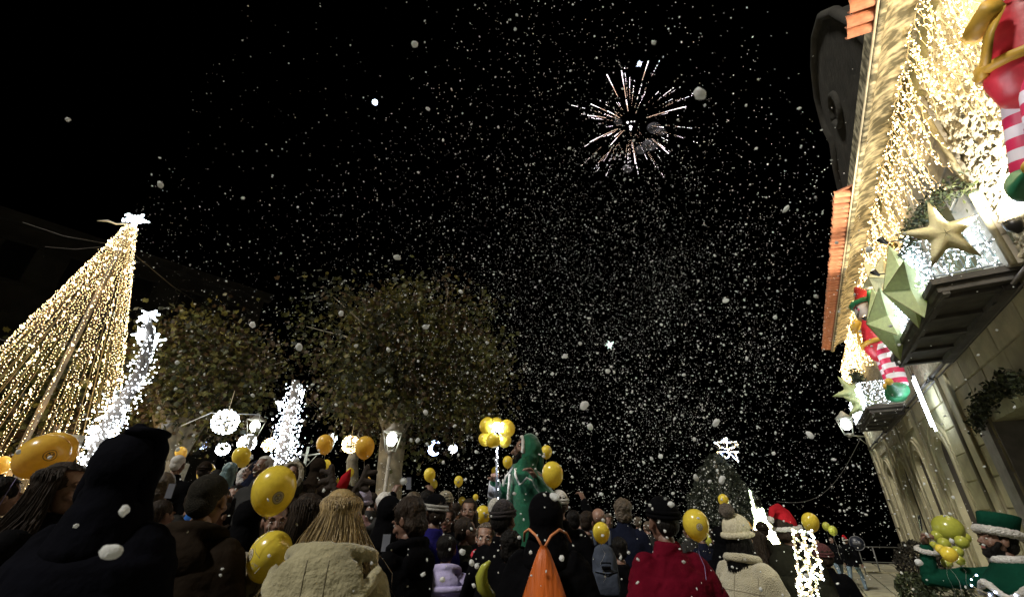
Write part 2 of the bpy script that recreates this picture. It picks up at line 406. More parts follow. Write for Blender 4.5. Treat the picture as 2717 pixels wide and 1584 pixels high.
# cornice: cove profile swept along, stained stone
COVE = pm("cornice_stone", (.55, .49, .33), .85, bump=.5, bs=14, var=.35, vs=3.5, detail=8, stretch=(2.2, 1, 1))
nn = COVE.node_tree; crp = [q for q in nn.nodes if q.type == 'VALTORGB'][0]
crp.color_ramp.elements[0].position = .42; crp.color_ramp.elements[1].position = .62
crp.color_ramp.elements[0].color = (.10, .09, .055, 1); crp.color_ramp.elements[1].color = (.52, .46, .31, 1)
prof = [(.02, 9.32), (.06, 9.32), (.06, 9.2), (.12, 9.2)] + [(.12 + .62 * math.sin(math.pi / 2 * k / 7), 9.2 - .0 - .38 * (1 - math.cos(math.pi / 2 * k / 7)) ) for k in range(1, 8)]
prof = [(.0, 9.0), (.10, 9.0), (.10, 9.08)] + [(.10 + .64 * (k / 7), 9.08 - .22 * math.sin(math.pi * k / 14) ** 1.0 + .0) for k in range(1, 8)] + [(.80, 8.84), (.80, 8.98), (.70, 9.0), (.70, 9.4), (0, 9.4)]
prof = [(0, 9.45), (.0, 9.40), (.10, 9.40), (.13, 9.30)] + [(.13 + .60 * math.sin(math.pi / 2 * k / 7), 8.86 + .42 * math.cos(math.pi / 2 * k / 7)) for k in range(0, 8)] + [(.82, 8.85), (.82, 8.93), (.78, 8.95), (.78, 9.45)]
nseg = 46; m = MB(); X0, X1 = 3.0, 24.9
rngc = random.Random(5)
for i in range(nseg + 1):
    xx = X0 + (X1 - X0) * i / nseg
    for a, b in prof: m.v.append((xx, a, b + rngc.uniform(-.004, .004)))
n = len(prof)
for i in range(nseg):
    for k in range(n): m.f.append((i * n + k, i * n + (k + 1) % n, (i + 1) * n + (k + 1) % n, (i + 1) * n + k)); m.m.append(0)
m.f += [tuple(range(n)), tuple(nseg * n + k for k in range(n))[::-1]]; m.m += [0, 0]
ob("cornice", m, COVE, B)
m = MB(); m.path([(3, .845, 8.9), (24.9, .845, 8.9)], .022, 8); ob("gutter", m, pm("gutter_metal", (.5, .45, .33), .4), B)
# roof tiles: cover + channel, two groups
TILE = pm("clay_tile", (.50, .21, .12), .8, bump=.3, bs=25, var=.25, vs=8, detail=5)
def tile_mesh():
    m = MB(); n = 7
    for (y0, z0, L, r0, r1, th) in ((1.12, 0.0, .42, .115, .095, .016),):
        vs = []
        for (yy, rr, zz) in ((y0, r0, z0), (y0 - L, r1, z0 + .10)):
            for t in (0, th):
                for k in range(n + 1):
                    a = math.pi * k / n; vs.append(((rr - t) * math.cos(a), yy, zz + (rr - t) * math.sin(a)))
        q = n + 1; fs = []
        for k in range(n):
            fs += [(k, k + 1, 2 * q + k + 1, 2 * q + k), (q + k + 1, q + k, 3 * q + k, 3 * q + k + 1), (k, q + k, q + k + 1, k + 1)]
        fs += [(0, 2 * q, 3 * q, q), (n, q + n, 3 * q + n, 2 * q + n)]
        m.add(vs, fs)
    return flat(m.mesh("roof_tile", mats=[TILE]))
TM = tile_mesh(); rng = random.Random(2)
for (a, b) in ((3.3, 6.75), (11.6, 24.8)):
    x_ = a
    while x_ < b:
        ob("roof_tile", TM, None, B, (x_, rng.uniform(-.02, .02), 9.0 + rng.uniform(-.006, .006)), (0, 0, R_(rng.uniform(-2, 2))))
        ob("roof_tile", TM, None, B, (x_ + .12, .07 + rng.uniform(-.02, .02), 9.10), (0, math.pi, R_(rng.uniform(-2, 2))) )
        x_ += .245
m = MB(); m.add([(3, .7, 9.48), (6.8, .7, 9.48), (6.8, -4, 11), (3, -4, 11)], [(0, 1, 2, 3)]); m.add([(11.5, .7, 9.48), (24.9, .7, 9.48), (24.9, -4, 11), (11.5, -4, 11)], [(0, 1, 2, 3)])
ob("roof", m, TILE, B)
# carved gable crest above the cornice between the tile runs
GD = pm("weathered_gable", (.045, .042, .035), .95, bump=.7, bs=8, var=.4, vs=2, detail=7)
crest = [(8.0, 9.46), (8.1, 10.6), (8.7, 11.9), (9.4, 12.75), (10.3, 13.2), (11.3, 13.25), (12.2, 12.9), (12.7, 12.1), (12.6, 11.4), (13.3, 11.0), (13.9, 10.3), (14.1, 9.46)]
m = MB(); m.poly([(a, .35, b) for a, b in crest], .35); gb = ob("gable", flat(m.mesh("gable", mats=[GD])), None, B)
m = MB(); m.path([(a, .52, b) for a, b in crest], .12, 8); ob("coping", m, GD, gb)
m = MB(); m.path([(11.2 + .42 * math.cos(t), .55, 11.3 + .42 * math.sin(t)) for t in [k * math.pi / 8 for k in range(17)]], .09, 8); ob("oculus_ring", m, GD, gb)
m = MB(); m.ell((11.2, .53, 11.3), (.36, .02, .36)); ob("oculus", m, DOORM, gb)
# ---------------------------------------------------------------- balconies
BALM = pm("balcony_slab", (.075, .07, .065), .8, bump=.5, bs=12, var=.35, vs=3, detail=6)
RAILM = pm("iron_rail", (.25, .27, .28), .45)
def balcony(x0, x1, o1, z0, zr, near):
    bal = empty("balcony", (0, 0, 0), 0, B)
    m = MB(); m.box(((x0 + x1) / 2, o1 / 2 + .03, z0 + .02), (x1 - x0, o1 + .02, .12)); m.box(((x0 + x1) / 2, o1 / 2 + .03, z0 + .13), (x1 - x0 + .12, o1 + .12, .1))
    m.box(((x0 + x1) / 2, .12, z0 - .1), (x1 - x0 - .3, .2, .1))
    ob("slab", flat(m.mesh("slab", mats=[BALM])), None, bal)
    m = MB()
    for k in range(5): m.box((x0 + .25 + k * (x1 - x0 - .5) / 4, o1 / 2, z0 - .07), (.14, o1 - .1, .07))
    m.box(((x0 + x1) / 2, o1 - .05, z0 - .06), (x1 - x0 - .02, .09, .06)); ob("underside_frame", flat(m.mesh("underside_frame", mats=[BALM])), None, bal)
    m = MB(); zt = zr
    c = [(x0, .0), (x0, o1), (x1, o1), (x1, .0)]
    for zz in (z0 + .24, (z0 + zt) / 2 + .1, zt): m.path([(a, b, zz) for a, b in c], .018, 6)
    for (a, b), (a2, b2) in zip(c[:-1], c[1:]):
        L = math.hypot(a2 - a, b2 - b); nb = max(3, int(L / .16))
        for k in range(nb + 1):
            t = k / nb; m.path([(a + (a2 - a) * t, b + (b2 - b) * t, z0 + .2), (a + (a2 - a) * t, b + (b2 - b) * t, zt)], .009, 4)
    ob("railing", m, RAILM, bal)
    return bal
balcony(8.85, 13.3, .95, 4.98, 6.05, True)
balcony(19.3, 23.4, .95, 4.98, 6.0, False)
# net lights on the railings: wires and bulbs
def net_lights(x0, x1, o1, z0, zt, label, dens=1.0, seed=1, sides=True):
    rg = np.random.default_rng(seed); P = []; W = MB()
    segs = [((x0, o1), (x1, o1))] + ([((x0, 0.05), (x0, o1))] if sides else [])
    for (a, b), (a2, b2) in segs:
        L = math.hypot(a2 - a, b2 - b); n = int(L / (.09 / dens))
        for k in range(n + 1):
            t = k / n; bx, by = a + (a2 - a) * t, b + (b2 - b) * t; z = zt - .02; pts = []
            while z > z0:
                p = (bx + rg.normal(0, .035), by + rg.normal(0, .02) + .03, z); pts.append(p)
                P.append((p[0] + rg.normal(0, .02), p[1] + rg.normal(0, .02), p[2]))
                z -= rg.uniform(.06, .12)
            W.path(pts, .004, 3, cap=False)
    t = empty("net_lights", FORG, FANG); tag(t, label, "fairy lights")
    P = np.array(P); n = len(P)
    ob("bulbs", spray("bulbs", OCT_V, OCT_F, P, np.stack([rg.uniform(.007, .012, n), rg.uniform(.007, .012, n), rg.uniform(.014, .030, n)], 1), rand_rot(rg, n), [LED_COOL]), None, t)["kind"] = "stuff"
    ob("wire", W, pm("net_wire", (.3, .45, .45), .5), t)
    return t
t = net_lights(8.83, 13.3, .98, 5.2, 6.1, "cold white net lights over the railing of the big near balcony", 2.1, 4)
for x_ in (9.5, 11.2, 12.9): lamp("net_glow", (x_, .5, 5.9), (.75, .88, 1), 34, .15, t)
t = net_lights(19.3, 23.4, .98, 5.2, 6.0, "cold white net lights over the railing of the small far balcony", 1.6, 5)
lamp("net_glow", (21, 1.25, 5.6), (.85, .92, 1), 8, .15, t)
# ---------------------------------------------------------------- icicle light curtain under the cornice
rg = np.random.default_rng(8); P = []; W = MB(); x_ = 4.0
while x_ < 30.0:
    L = (1.25 + .45 * math.sin(x_ * 2.1) + rg.uniform(-.35, .5)) * (1.35 if x_ < 9 else 1.0)
    z = 9.15 - (0 if x_ < 24.9 else .2); pts = [(x_, .16, 9.25)]
    yy = .16 + rg.uniform(-.06, .10); xx = x_
    while z > 9.0 - L:
        xx += rg.normal(0, .035); yy += rg.normal(0, .02); yy = min(max(yy, .08), .3); pts.append((xx, yy, z))
        for _ in range(1 + (rg.random() < .35)): P.append((xx + rg.normal(0, .035), yy + rg.normal(0, .03), z + rg.normal(0, .03)))
        z -= rg.uniform(.07, .13) * (1 + x_ / 40)
    W.path(pts, .0055, 3, cap=False); x_ += .10 if x_ < 12 else .13
cur = empty("icicle_lights", FORG, FANG); tag(cur, "dense curtain of warm white icicle lights hanging below the stone eaves", "fairy lights")
P = np.array(P); n = len(P)
ob("bulbs", spray("bulbs", OCT_V, OCT_F, P, np.stack([rg.uniform(.005, .009, n) * (1 + P[:, 0] / 25)] * 2 + [rg.uniform(.009, .020, n) * (1 + P[:, 0] / 30)], 1), rand_rot(rg, n), [LED_WARM, LED_WARM2], (rg.random(n) < .45).astype(int)), None, cur)["kind"] = "stuff"
ob("wire", W, pm("glow_wire", (.75, .62, .35), .4, emit=(1, .7, .32), es=.8), cur)  # wires emit a little themselves to look lit by the bulbs
for x_, e in ((4.6, 45), (6.2, 48), (7.6, 26), (9.6, 14), (11.5, 16), (13.5, 40), (15.5, 50), (17.5, 30), (19.5, 25), (21.5, 30), (23.8, 45), (26.5, 30), (29, 25)):
    lamp("curtain_glow", (x_, .42, 8.0), (1, .74, .40), e * .6, .2, cur)
# ---------------------------------------------------------------- floodlights on arms
FLM = pm("flood_black", (.015, .015, .015), .4)
for (fx, fz, lab) in ((10.75, 6.95, "small black floodlight on an arm nearest the gold fabric star"), (12.25, 6.9, "small black floodlight on an arm between the green stars and the icicle lights"), (15.0, 6.75, "small black floodlight on an arm beside the far inflatable elf's face")):
    f_ = empty("floodlight", FORG + FU * fx + FN * .0 + Vector((0, 0, fz)), FANG); tag(f_, lab, "floodlight", "floodlights on the facade")
    m = MB(); m.path([(0, .02, 0), (0, .55, -.03), (0, .88, .02)], .015, 6); ob("arm", m, FLM, f_)
    m = MB(); m.path([(0, .84, -.03), (0, .9, .06), (0, .93, .13)], [.02, .06, .075], 10); ob("housing", m, FLM, f_)
    m = MB(); m.path([(0, .931, .131), (0, .936, .139)], .062, 10); ob("lens", m, LED_WARM2, f_)
    lamp("flood_or_fill", (0, .97, .2), (1, .86, .6), 380, .04, f_, R_(75), (R_(180 - 12), 0, 0))
# strong floodlight below the near wall, out of the top right: lights render and soffit
f_ = empty("floodlight", FORG + FU * 7.7 + Vector((0, 0, 5.2)), FANG); tag(f_, "floodlight on the wall at the right edge washing the rough render with hard light", "floodlight", "floodlights on the facade")
m = MB(); m.path([(0, .02, 0), (0, .3, 0)], .02, 6); ob("arm", m, FLM, f_)
m = MB(); m.path([(0, .28, -.05), (0, .3, .05), (0, .3, .14)], [.03, .09, .1], 10); ob("housing", m, FLM, f_)
m = MB(); m.path([(0, .3, .141), (0, .3, .15)], .085, 10); ob("lens", m, LED_WARM2, f_)
lamp("flood_or_fill", (.0, .34, .22), (1, .9, .72), 800, .03, f_, R_(150), (R_(180), 0, 0))
lamp("flood_or_fill", (-2.0, .62, 3.2), (1, .86, .6), 55, .1, f_)  # added point fill under the near eaves, no fixture at this spot
# ---------------------------------------------------------------- hanging led tubes under the balcony
for (dx, dz, L, lab) in ((0, 0, 1.5, "nearer of two cold white light tubes hanging under the balcony's far end"), (.22, -.05, 1.3, "farther of two cold white light tubes hanging under the balcony's far end")):
    t = empty("light_tube", FORG + FU * (15.45 + dx) + FN * .3 + Vector((0, 0, 5.2 + dz)), FANG); tag(t, lab, "light tube", "hanging light tubes")
    m = MB(); m.path([(0, 0, 0), (.02, 0, -L)], .022, 8); ob("tube", m, pm("tube_white", (.9, .95, 1), emit=(.8, .9, 1), es=18, sample=True), t)
    m = MB(); m.path([(0, 0, .3), (0, 0, .0)], .006, 4); m.path([(0, 0, 0), (0, 0, -.05)], .03, 8); ob("cap", m, WIRE_D, t)
lamp("tube_glow", (0, .15, -.7), (.75, .86, 1), 16, .2, t)
# ---------------------------------------------------------------- wall lantern
def lantern_head(m_, glass, parent, loc, s=1.0, emis=None):
    a = MB()
    b0, t0, H = .09 * s, .17 * s, .42 * s
    for sx in (-1, 1):
        for sy in (-1, 1): a.path([(sx * b0, sy * b0, 0), (sx * t0, sy * t0, H)], .012 * s, 4)
    for zz, rr in ((0, b0), (H, t0)):
        a.path([(rr, rr, zz), (rr, -rr, zz), (-rr, -rr, zz), (-rr, rr, zz), (rr, rr, zz)], .013 * s, 4)
    a.rings([(0, 0, H, t0 * 1.3, t0 * 1.3), (0, 0, H + .12 * s, t0 * .5, t0 * .5), (0, 0, H + .2 * s, .02 * s, .02 * s)], 4); a.rings([(0, 0, -.08 * s, .03 * s, .03 * s), (0, 0, 0, b0 * 1.2, b0 * 1.2)], 8)
    fr = ob("lantern_frame", a, m_, parent, loc)
    b = MB(); b.ell((0, 0, H * .62), (.12 * s, .12 * s, .15 * s), None, 10, 8); ob("bulb", b, glass, parent, loc)
    return fr
LAMPGL = pm("lamp_glow_white", (.9, 1, .95), emit=(.9, 1, .93), es=22, sample=True)
IRON_LIT = pm("lamp_iron", (.35, .36, .33), .45)
L_ = empty("wall_lantern", FORG + FU * 30.1 + Vector((0, 0, 5.55)), FANG); tag(L_, "lit lantern on a bracket at the far corner of the stone building", "street lamp")
lp = hd(2245, 1128, 28.5); inv = Matrix.Rotation(-FANG, 4, 'Z') @ Matrix.Translation(-L_.location)
q = inv @ lp
m = MB(); m.path([(0, 0, 0.02), (q.x, q.y, q.z - .5)], .03, 6); m.path([(0, 0, -.5), (q.x * .6, q.y * .6, (q.z - .5) * .6)], .02, 6); ob("bracket", m, IRON_LIT, L_)
lantern_head(IRON_LIT, LAMPGL, L_, (q.x, q.y, q.z - .45), 1.9)
lamp("lantern_light", (q.x, q.y, q.z), (.92, 1, .95), 120, .1, L_)
# overhead cable from the lantern
a = fd(2285, 1160, 27); b = fd(2060, 1330, 30)
m = MB(); m.path([a + (b - a) * t + Vector((0, 0, -1.5 * math.sin(math.pi * t) * .9)) for t in [k / 14 for k in range(15)]], .014, 4)
tag(ob("overhead_cable", m, pm("cable_grey", (.10, .095, .085), .6)), "thin cable sagging from the far corner of the stone building into the dark", "cable")
# ---------------------------------------------------------------- garlands and plants on the facade
LEAFG = [pm("garland_leaf_a", (.025, .035, .012), .6, var=.3), pm("garland_leaf_b", (.05, .065, .02), .6, var=.3), pm("garland_leaf_c", (.02, .03, .012), .6, var=.3)]
LV = np.array([[0, 0, 0], [.35, .25, .05], [1, 0, -.08], [.35, -.25, .05]], float); LF = np.array([[0, 1, 2], [0, 2, 3]])
def foliage(name, P, size, rg, parent=None, mats=None, loc=None, rz=0):
    n = len(P); mats = mats or LEAFG
    me = spray(name, LV - np.array([.5, 0, 0]), LF, P, np.stack([rg.uniform(.7, 1.3, n) * size] * 3, 1), rand_rot(rg, n), mats, rg.integers(0, len(mats), n))
    return ob(name, me, None, parent, loc, (0, 0, rz))
def garland(pts, rad, n, size, label, seed, baubles=()):
    rg = np.random.default_rng(seed); t = empty("garland", FORG, FANG); tag(t, label, "garland")
    pts = np.array(pts, float); d = np.r_[0, np.cumsum(np.linalg.norm(np.diff(pts, axis=0), axis=1))]
    u = rg.uniform(0, d[-1], n); C_ = np.stack([np.interp(u, d, pts[:, i]) for i in range(3)], 1)
    P = C_ + rg.normal(0, rad, (n, 3)) * np.array([1, .7, 1])
    foliage("leaves", P, size, rg, t)["kind"] = "stuff"
    m = MB(); m.path([tuple(p) for p in pts], .02, 5); ob("stem", m, pm("stem_brown", (.05, .035, .02), .8), t)
    for b in baubles:
        m = MB(); m.ell((0, 0, 0), (.09, .09, .09), None, 14, 10); ob("bauble", m, pm("gold_bauble", (.55, .38, .12), .2, metal=.9), t, b)
    return t
garland([(8.3, .25, 6.35), (8.9, .3, 6.75), (9.6, .35, 6.9), (10.4, .35, 7.15), (11.3, .35, 7.25), (12.0, .3, 7.0)], .10, 800, .09, "dark evergreen garland with gold baubles above the big balcony behind the gold star", 21, ((11.6, .55, 7.25), (11.9, .5, 7.0), (11.75, .55, 6.8)))
garland([(8.6, 1.0, 5.9), (9.6, 1.03, 6.05), (10.8, 1.03, 6.0), (12, 1.03, 6.02), (13.2, 1.0, 6.05)], .05, 500, .08, "thin green garland along the top rail of the big balcony", 22)
garland([(19.2, 1.0, 6.3), (20.5, .8, 6.35), (22, .8, 6.35), (23.4, .8, 6.35)], .12, 800, .14, "sparse green garland above the rail of the small far balcony", 23)
garland([(12.95, .2, 3.35), (12.5, .22, 3.6), (11.9, .22, 3.7), (11.2, .22, 3.75), (10.4, .22, 3.75), (9.4, .22, 3.4)], .09, 1300, .10, "leafy green garland over the dark doorway at the right edge", 24)
# ---------------------------------------------------------------- stars on the facade
FABG = pm("gold_mesh_fabric", (.95, .86, .52), .5, var=.12, vs=30, bump=.3, bs=120, translucent=.12)
FABY = pm("green_gold_fabric", (.60, .68, .36), .55, var=.10, vs=14, bump=.3, bs=150, translucent=.15)
def star(loc, r, nrm, spin, mat, label, depth=.18, curved=False, ri=.38, group=None):
    m = MB(); n = 5; pts = []
    for k in range(10):
        a = math.pi / 2 + math.pi * k / 5; rr = r if k % 2 == 0 else r * ri; pts.append((rr * math.cos(a), rr * math.sin(a)))
    if curved:
        o_ = []
        for k in range(5):
            a0 = math.pi / 2 + 2 * math.pi * k / 5; a1 = a0 + 2 * math.pi / 5
            for j in range(7):
                t = j / 7; f = 1 - (1 - ri) * math.sin(math.pi * t) ** .55; a = a0 + (a1 - a0) * t
                x_ = math.cos(a0) * (1 - t) + math.cos(a1) * t; y_ = math.sin(a0) * (1 - t) + math.sin(a1) * t
                s_ = 1 - .52 * math.sin(math.pi * t); o_.append((x_ * r * s_, y_ * r * s_))
        pts = o_
    N = len(pts)
    inner = [(x * .5, y * .5, depth * .35) for x, y in pts] if curved else None
    vs = [(x, y, 0) for x, y in pts]
    if curved:
        vs += inner + [(0, 0, depth * .5)] + [(x, y, -z) for x, y, z in inner] + [(0, 0, -depth * .5)]
        fs = []
        for k in range(N):
            k2 = (k + 1) % N
            fs += [(k, k2, N + k2, N + k), (N + k, N + k2, 2 * N), (k2, k, 2 * N + 1 + k, 2 * N + 1 + k2), (2 * N + 1 + k2, 2 * N + 1 + k, 3 * N + 1)]
    else:
        vs += [(0, 0, depth), (0, 0, -depth)]; fs = []
        for k in range(N): fs += [(k, (k + 1) % N, N), ((k + 1) % N, k, N + 1)]
    m.add(vs, fs)
    o = ob("fabric_star", m.mesh("fabric_star", smooth=curved), mat, None)
    z = Vector(nrm).normalized(); up = Vector((0, 0, 1)); x = up.cross(z).normalized(); y = z.cross(x)
    M = Matrix((x, y, z)).transposed().to_4x4(); M.translation = loc
    o.matrix_world = M @ Matrix.Rotation(spin, 4, 'Z')
    tag(o, label, "star decoration", group)
    m = MB()
    for k in range(0, N, 7 if curved else 2): m.path([(vs[k][0], vs[k][1], 0), (0, 0, depth * (.5 if curved else 1))], .006 if not curved else .004, 4)
    e = ob("seam", m, pm("seam_dark", (.2, .19, .07), .7), o)
    return o
def FW(s, o, z): return FORG + FU * s + FN * o + Vector((0, 0, z))
def on_fac(px, py, o): s, z = fac(px, py, o); return FW(s, o, z)
star(on_fac(2503, 622, .95), .55, Vector((-.25, -1, -.25)), R_(8), FABG, "large gold mesh star with curved points in front of the balcony door", .12, True, .4, "star decorations on the balconies")
star(on_fac(2405, 762, 1.12), .86, FN + FU * .12, R_(-8), FABY, "upper green gold folded star on the front of the big balcony", .34, False, .42, "star decorations on the balconies")
star(on_fac(2352, 850, 1.15), .92, FN + FU * .08, R_(14), FABY, "lower green gold folded star at the far end of the big balcony", .36, False, .42, "star decorations on the balconies")
star(on_fac(2325, 735, .75), .62, FN + FU * -.5, R_(20), FABG, "small gold star half hidden between the icicle lights and the green stars", .2, False, .42, "star decorations on the balconies")
star(on_fac(2262, 1040, 1.1), .72, Vector((-.3, -1, -.1)), R_(28), FABY, "leaning pale gold star at the corner of the small far balcony", .3, True, .42, "star decorations on the balconies")
star(on_fac(2286, 1072, 1.0), .62, Vector((-.5, -1, -.2)), R_(-16), FABY, "pale gold star in front of the small far balcony's net lights", .3, True, .42, "star decorations on the balconies")
# ---------------------------------------------------------------- inflatable elves climbing the wall
EW = pm("inflatable_white", (.62, .60, .60), .5, bump=.2, bs=9); ER = pm("inflatable_red", (.55, .03, .05), .45, bump=.25, bs=9); EG = pm("inflatable_green", (.03, .20, .09), .45, bump=.25, bs=9)
EY = pm("inflatable_yellow", (.62, .38, .05), .5); EBK = pm("print_black", (.02, .02, .02), .5); EP = pm("inflatable_pink", (.55, .12, .22), .5)
STRI = bpy.data.materials.new("inflatable_stripes"); STRI.use_nodes = True
n_ = STRI.node_tree; tc = n_.nodes.new("ShaderNodeTexCoord"); sp = n_.nodes.new("ShaderNodeSeparateXYZ"); n_.links.new(tc.outputs["Object"], sp.inputs[0])
mu = n_.nodes.new("ShaderNodeMath"); mu.operation = 'MULTIPLY'; mu.inputs[1].default_value = 4.6; n_.links.new(sp.outputs[2], mu.inputs[0])
fr = n_.nodes.new("ShaderNodeMath"); fr.operation = 'FRACT'; n_.links.new(mu.outputs[0], fr.inputs[0])
gt = n_.nodes.new("ShaderNodeMath"); gt.operation = 'GREATER_THAN'; gt.inputs[1].default_value = .5; n_.links.new(fr.outputs[0], gt.inputs[0])
mxc = n_.nodes.new("ShaderNodeMix"); mxc.data_type = 'RGBA'; n_.links.new(gt.outputs[0], mxc.inputs[0]); mxc.inputs[6].default_value = (.75, .72, .76, 1); mxc.inputs[7].default_value = (.62, .03, .10, 1)
n_.links.new(mxc.outputs[2], n_.nodes["Principled BSDF"].inputs["Base Color"]); n_.nodes["Principled BSDF"].inputs["Roughness"].default_value = .45
def elf(loc, ang, scale, label, lean, glow, leanx=0):
    t = empty("inflatable_elf", loc, ang, None, scale); t.rotation_euler = (leanx, lean, ang); tag(t, label, "inflatable elf", "inflatable elves climbing the facade")
    m = MB()   # legs: z 0.25..1.25 ; local x along the wall, y outward
    for sx in (-1, 1):
        m.cap((sx * .17, .05, .32), (sx * .16, .02, 1.22), .16, .2, 16)
    ob("legs", remesh(m, .03, 3), STRI, t)
    for sx in (-1, 1):
        m = MB(); m.cap((sx * .17, .08, .22), (sx * .17 - .28, .22, .12), .18, .13, 14); m.cap((sx * .17 - .28, .22, .12), (sx * .17 - .55, .3, .2), .13, .05, 12)
        b = ob("boot", remesh(m, .03, 2), EG, t); m = MB(); m.ell((sx * .17 - .6, .3, .24), (.07, .07, .07)); ob("pompom", m, EY, b)
    m = MB(); m.cap((0, .03, 1.2), (0, .03, 1.75), .34, .25, 18); ob("torso", remesh(m, .035, 2), ER, t)
    m = MB(); m.path([(.34 * math.cos(a), .03 + .34 * math.sin(a), 1.3) for a in [k * math.pi / 8 for k in range(17)]], .05, 8); m.box((0, .38, 1.3), (.16, .05, .14)); ob("belt", m, EY, t)
    m = MB()
    for sx in (-1, 1): m.cap((sx * .28, .02, 1.7), (sx * .55, -.02, 1.95), .13, .12, 12); m.cap((sx * .55, -.02, 1.95), (sx * .52, -.05, 2.3), .12, .1, 12)
    ob("sleeves", remesh(m, .03, 2), EG, t)
    m = MB()
    for sx in (-1, 1):
        m.ell((sx * .52, -.05, 2.42), (.1, .07, .1)); m.cap((sx * .45, -.05, 2.4), (sx * .38, -.03, 2.46), .035, .03)
    ob("mittens", remesh(m, .02, 1), EW, t)
    m = MB(); m.ell((0, .02, 2.1), (.30, .27, .29), None, 20, 14); m.ell((.3, .02, 2.1), (.1, .05, .08)); m.ell((-.3, .02, 2.1), (.1, .05, .08)); h = ob("head", remesh(m, .025, 2), EW, t)
    m = MB()
    for sx in (-1, 1):
        m.ell((sx * .1 - .14, .255, 2.14), (.03, .02, .045)); m.path([(sx * .1 - .14 + .05 * math.cos(a), .25, 2.2 + .04 * math.sin(a)) for a in (.4, 1.0, 1.57, 2.1, 2.7)], .009, 5)
    m.path([(-.14 + .1 * math.cos(a), .27, 2.03 + .06 * math.sin(a)) for a in (3.5, 4.0, 4.7, 5.4, 5.9)], .013, 5); ob("eyes", m, EBK, h)
    m = MB()
    for sx in (-1, 1): m = MB(); m.ell((sx * .17 - .14, .245, 2.06), (.035, .02, .035)); ob("cheek", m, EP, h)
    m = MB(); m.cap((0, 0, 2.28), (.0, 0, 2.45), .29, .2, 16); m.cap((0, 0, 2.45), (.15, .05, 2.8), .2, .06, 14); ob("hat", remesh(m, .03, 2), ER, t)
    m = MB(); m.path([(.29 * math.cos(a), .29 * math.sin(a), 2.3) for a in [k * math.pi / 8 for k in range(17)]], .06, 8); ob("hat_band", m, EG, t)
    m = MB(); m.path([(-.25, .3, 1.75), (-.32, .42, 1.5), (-.28, .45, 1.25)], .05, 4, sq=.2); m.path([(.2, .33, 1.78), (-.05, .4, 1.7), (-.28, .36, 1.78)], .09, 8); ob("scarf", m, EY, t)
    if glow: lamp("elf_fill", (-.1, .85, .9), (1, .9, .95), glow * .7, .2, t)  # added lamp outside, in front of the body, standing for light from inside
    return t
elf(FW(6.02, .62, 4.66), FANG, 1.18, "big inflatable elf with striped legs climbing the wall at the right edge", R_(-21), 22, R_(9))
elf(FW(16.15, .5, 4.62), FANG, 1.36, "farther inflatable elf with striped legs and green boots beside the big balcony", R_(3), 40)
# ---------------------------------------------------------------- cone tree of warm light strings
ax = hd(350, 600, 14.0); bz = gz(ax.x, ax.y); AX = Vector((ax.x, ax.y, 0)); HT = ax.z
CT = empty("light_cone_tree", (AX.x, AX.y, bz)); tag(CT, "tall cone of warm light strings around a pole, white star on top", "christmas tree")
rg = np.random.default_rng(4); NS = 42; R0 = 2.15; P = []; S = []; W = MB(); H_ = HT - bz
for k in range(NS):
    a = 2 * math.pi * k / NS + rg.uniform(-.03, .03); L = math.hypot(R0, H_); n = int(L / .062)
    W.path([(R0 * math.cos(a) * t, R0 * math.sin(a) * t, H_ * (1 - t) - .25 * math.sin(math.pi * t) * .0) for t in (0.02, .3, .6, 1)], .0025, 3, cap=False)
    t = (np.arange(n) + rg.random()) / n; x_ = (R0 * t + .10) * np.cos(a) + rg.normal(0, .014, n); y_ = (R0 * t + .10) * np.sin(a) + rg.normal(0, .014, n); z_ = H_ * (1 - t) + rg.normal(0, .01, n)
    P.append(np.stack([x_, y_, z_], 1)); S.append(np.where(rg.random(n) < .05, .030, rg.uniform(.0045, .0072, n)))
P = np.concatenate(P); S = np.concatenate(S)
ob("bulbs", spray("bulbs", OCT_V, OCT_F, P, S, None, [LED_WARM, LED_WARM2], (S > .02).astype(int) | (P[:, 2] > H_ * .86).astype(int)), None, CT)["kind"] = "stuff"
ob("wire", W, pm("warm_glow_wire", (.5, .36, .15), .5, emit=(1, .6, .2), es=.2), CT)  # faint emission in the strings, in place of bulb light on them
m = MB(); m.path([(0, 0, 0), (0, 0, H_ - .1)], [.07, .05], 10); ob("pole", m, pm("pole_lit", (.16, .13, .09), .6), CT)
m = MB(); m.rings([(0, 0, H_ - .12, .09, .09), (0, 0, H_ + .02, .05, .05)], 12); m.path([(R0 * math.cos(a), R0 * math.sin(a), .06) for a in [k * math.pi / 16 for k in range(33)]], .035, 6); ob("ring", m, WIRE_W, CT)
# star on top
pts = []
for k in range(10):
    a = math.pi / 2 + math.pi * k / 5; rr = .27 if k % 2 == 0 else .115; pts.append((rr * math.cos(a), 0, rr * math.sin(a)))
m = MB(); m.path(pts + [pts[0]], .02, 5)
TS = ob("star_frame", m, WIRE_W, CT, (0, 0, H_ + .22), (R_(-25), R_(14), R_(20)))
P = []
for k in range(10):
    a = np.array(pts[k]); b = np.array(pts[(k + 1) % 10])
    for t in np.linspace(0, 1, 12): P.append(a + (b - a) * t + rg.normal(0, .016, 3))
    for f in (.75, .5, .25):
        for t in np.linspace(0, 1, 7): P.append((a + (b - a) * t) * f + rg.normal(0, .02, 3))
ob("star_bulbs", spray("star_bulbs", OCT_V, OCT_F, P, rg.uniform(.013, .024, len(P)), rand_rot(rg, len(P)), [LED_COOL]), None, CT, (0, 0, H_ + .22), (R_(-25), R_(14), R_(20)))["kind"] = "stuff"
for z_, e in ((.8, 60), (2.2, 70), (3.6, 45), (5.2, 30), (6.8, 20)): lamp("tree_glow", (0, 0, z_), (1, .66, .28), e, .25, CT)
lamp("star_glow", (0, -.4, H_ + .2), (.85, .92, 1), 12, .1, CT)
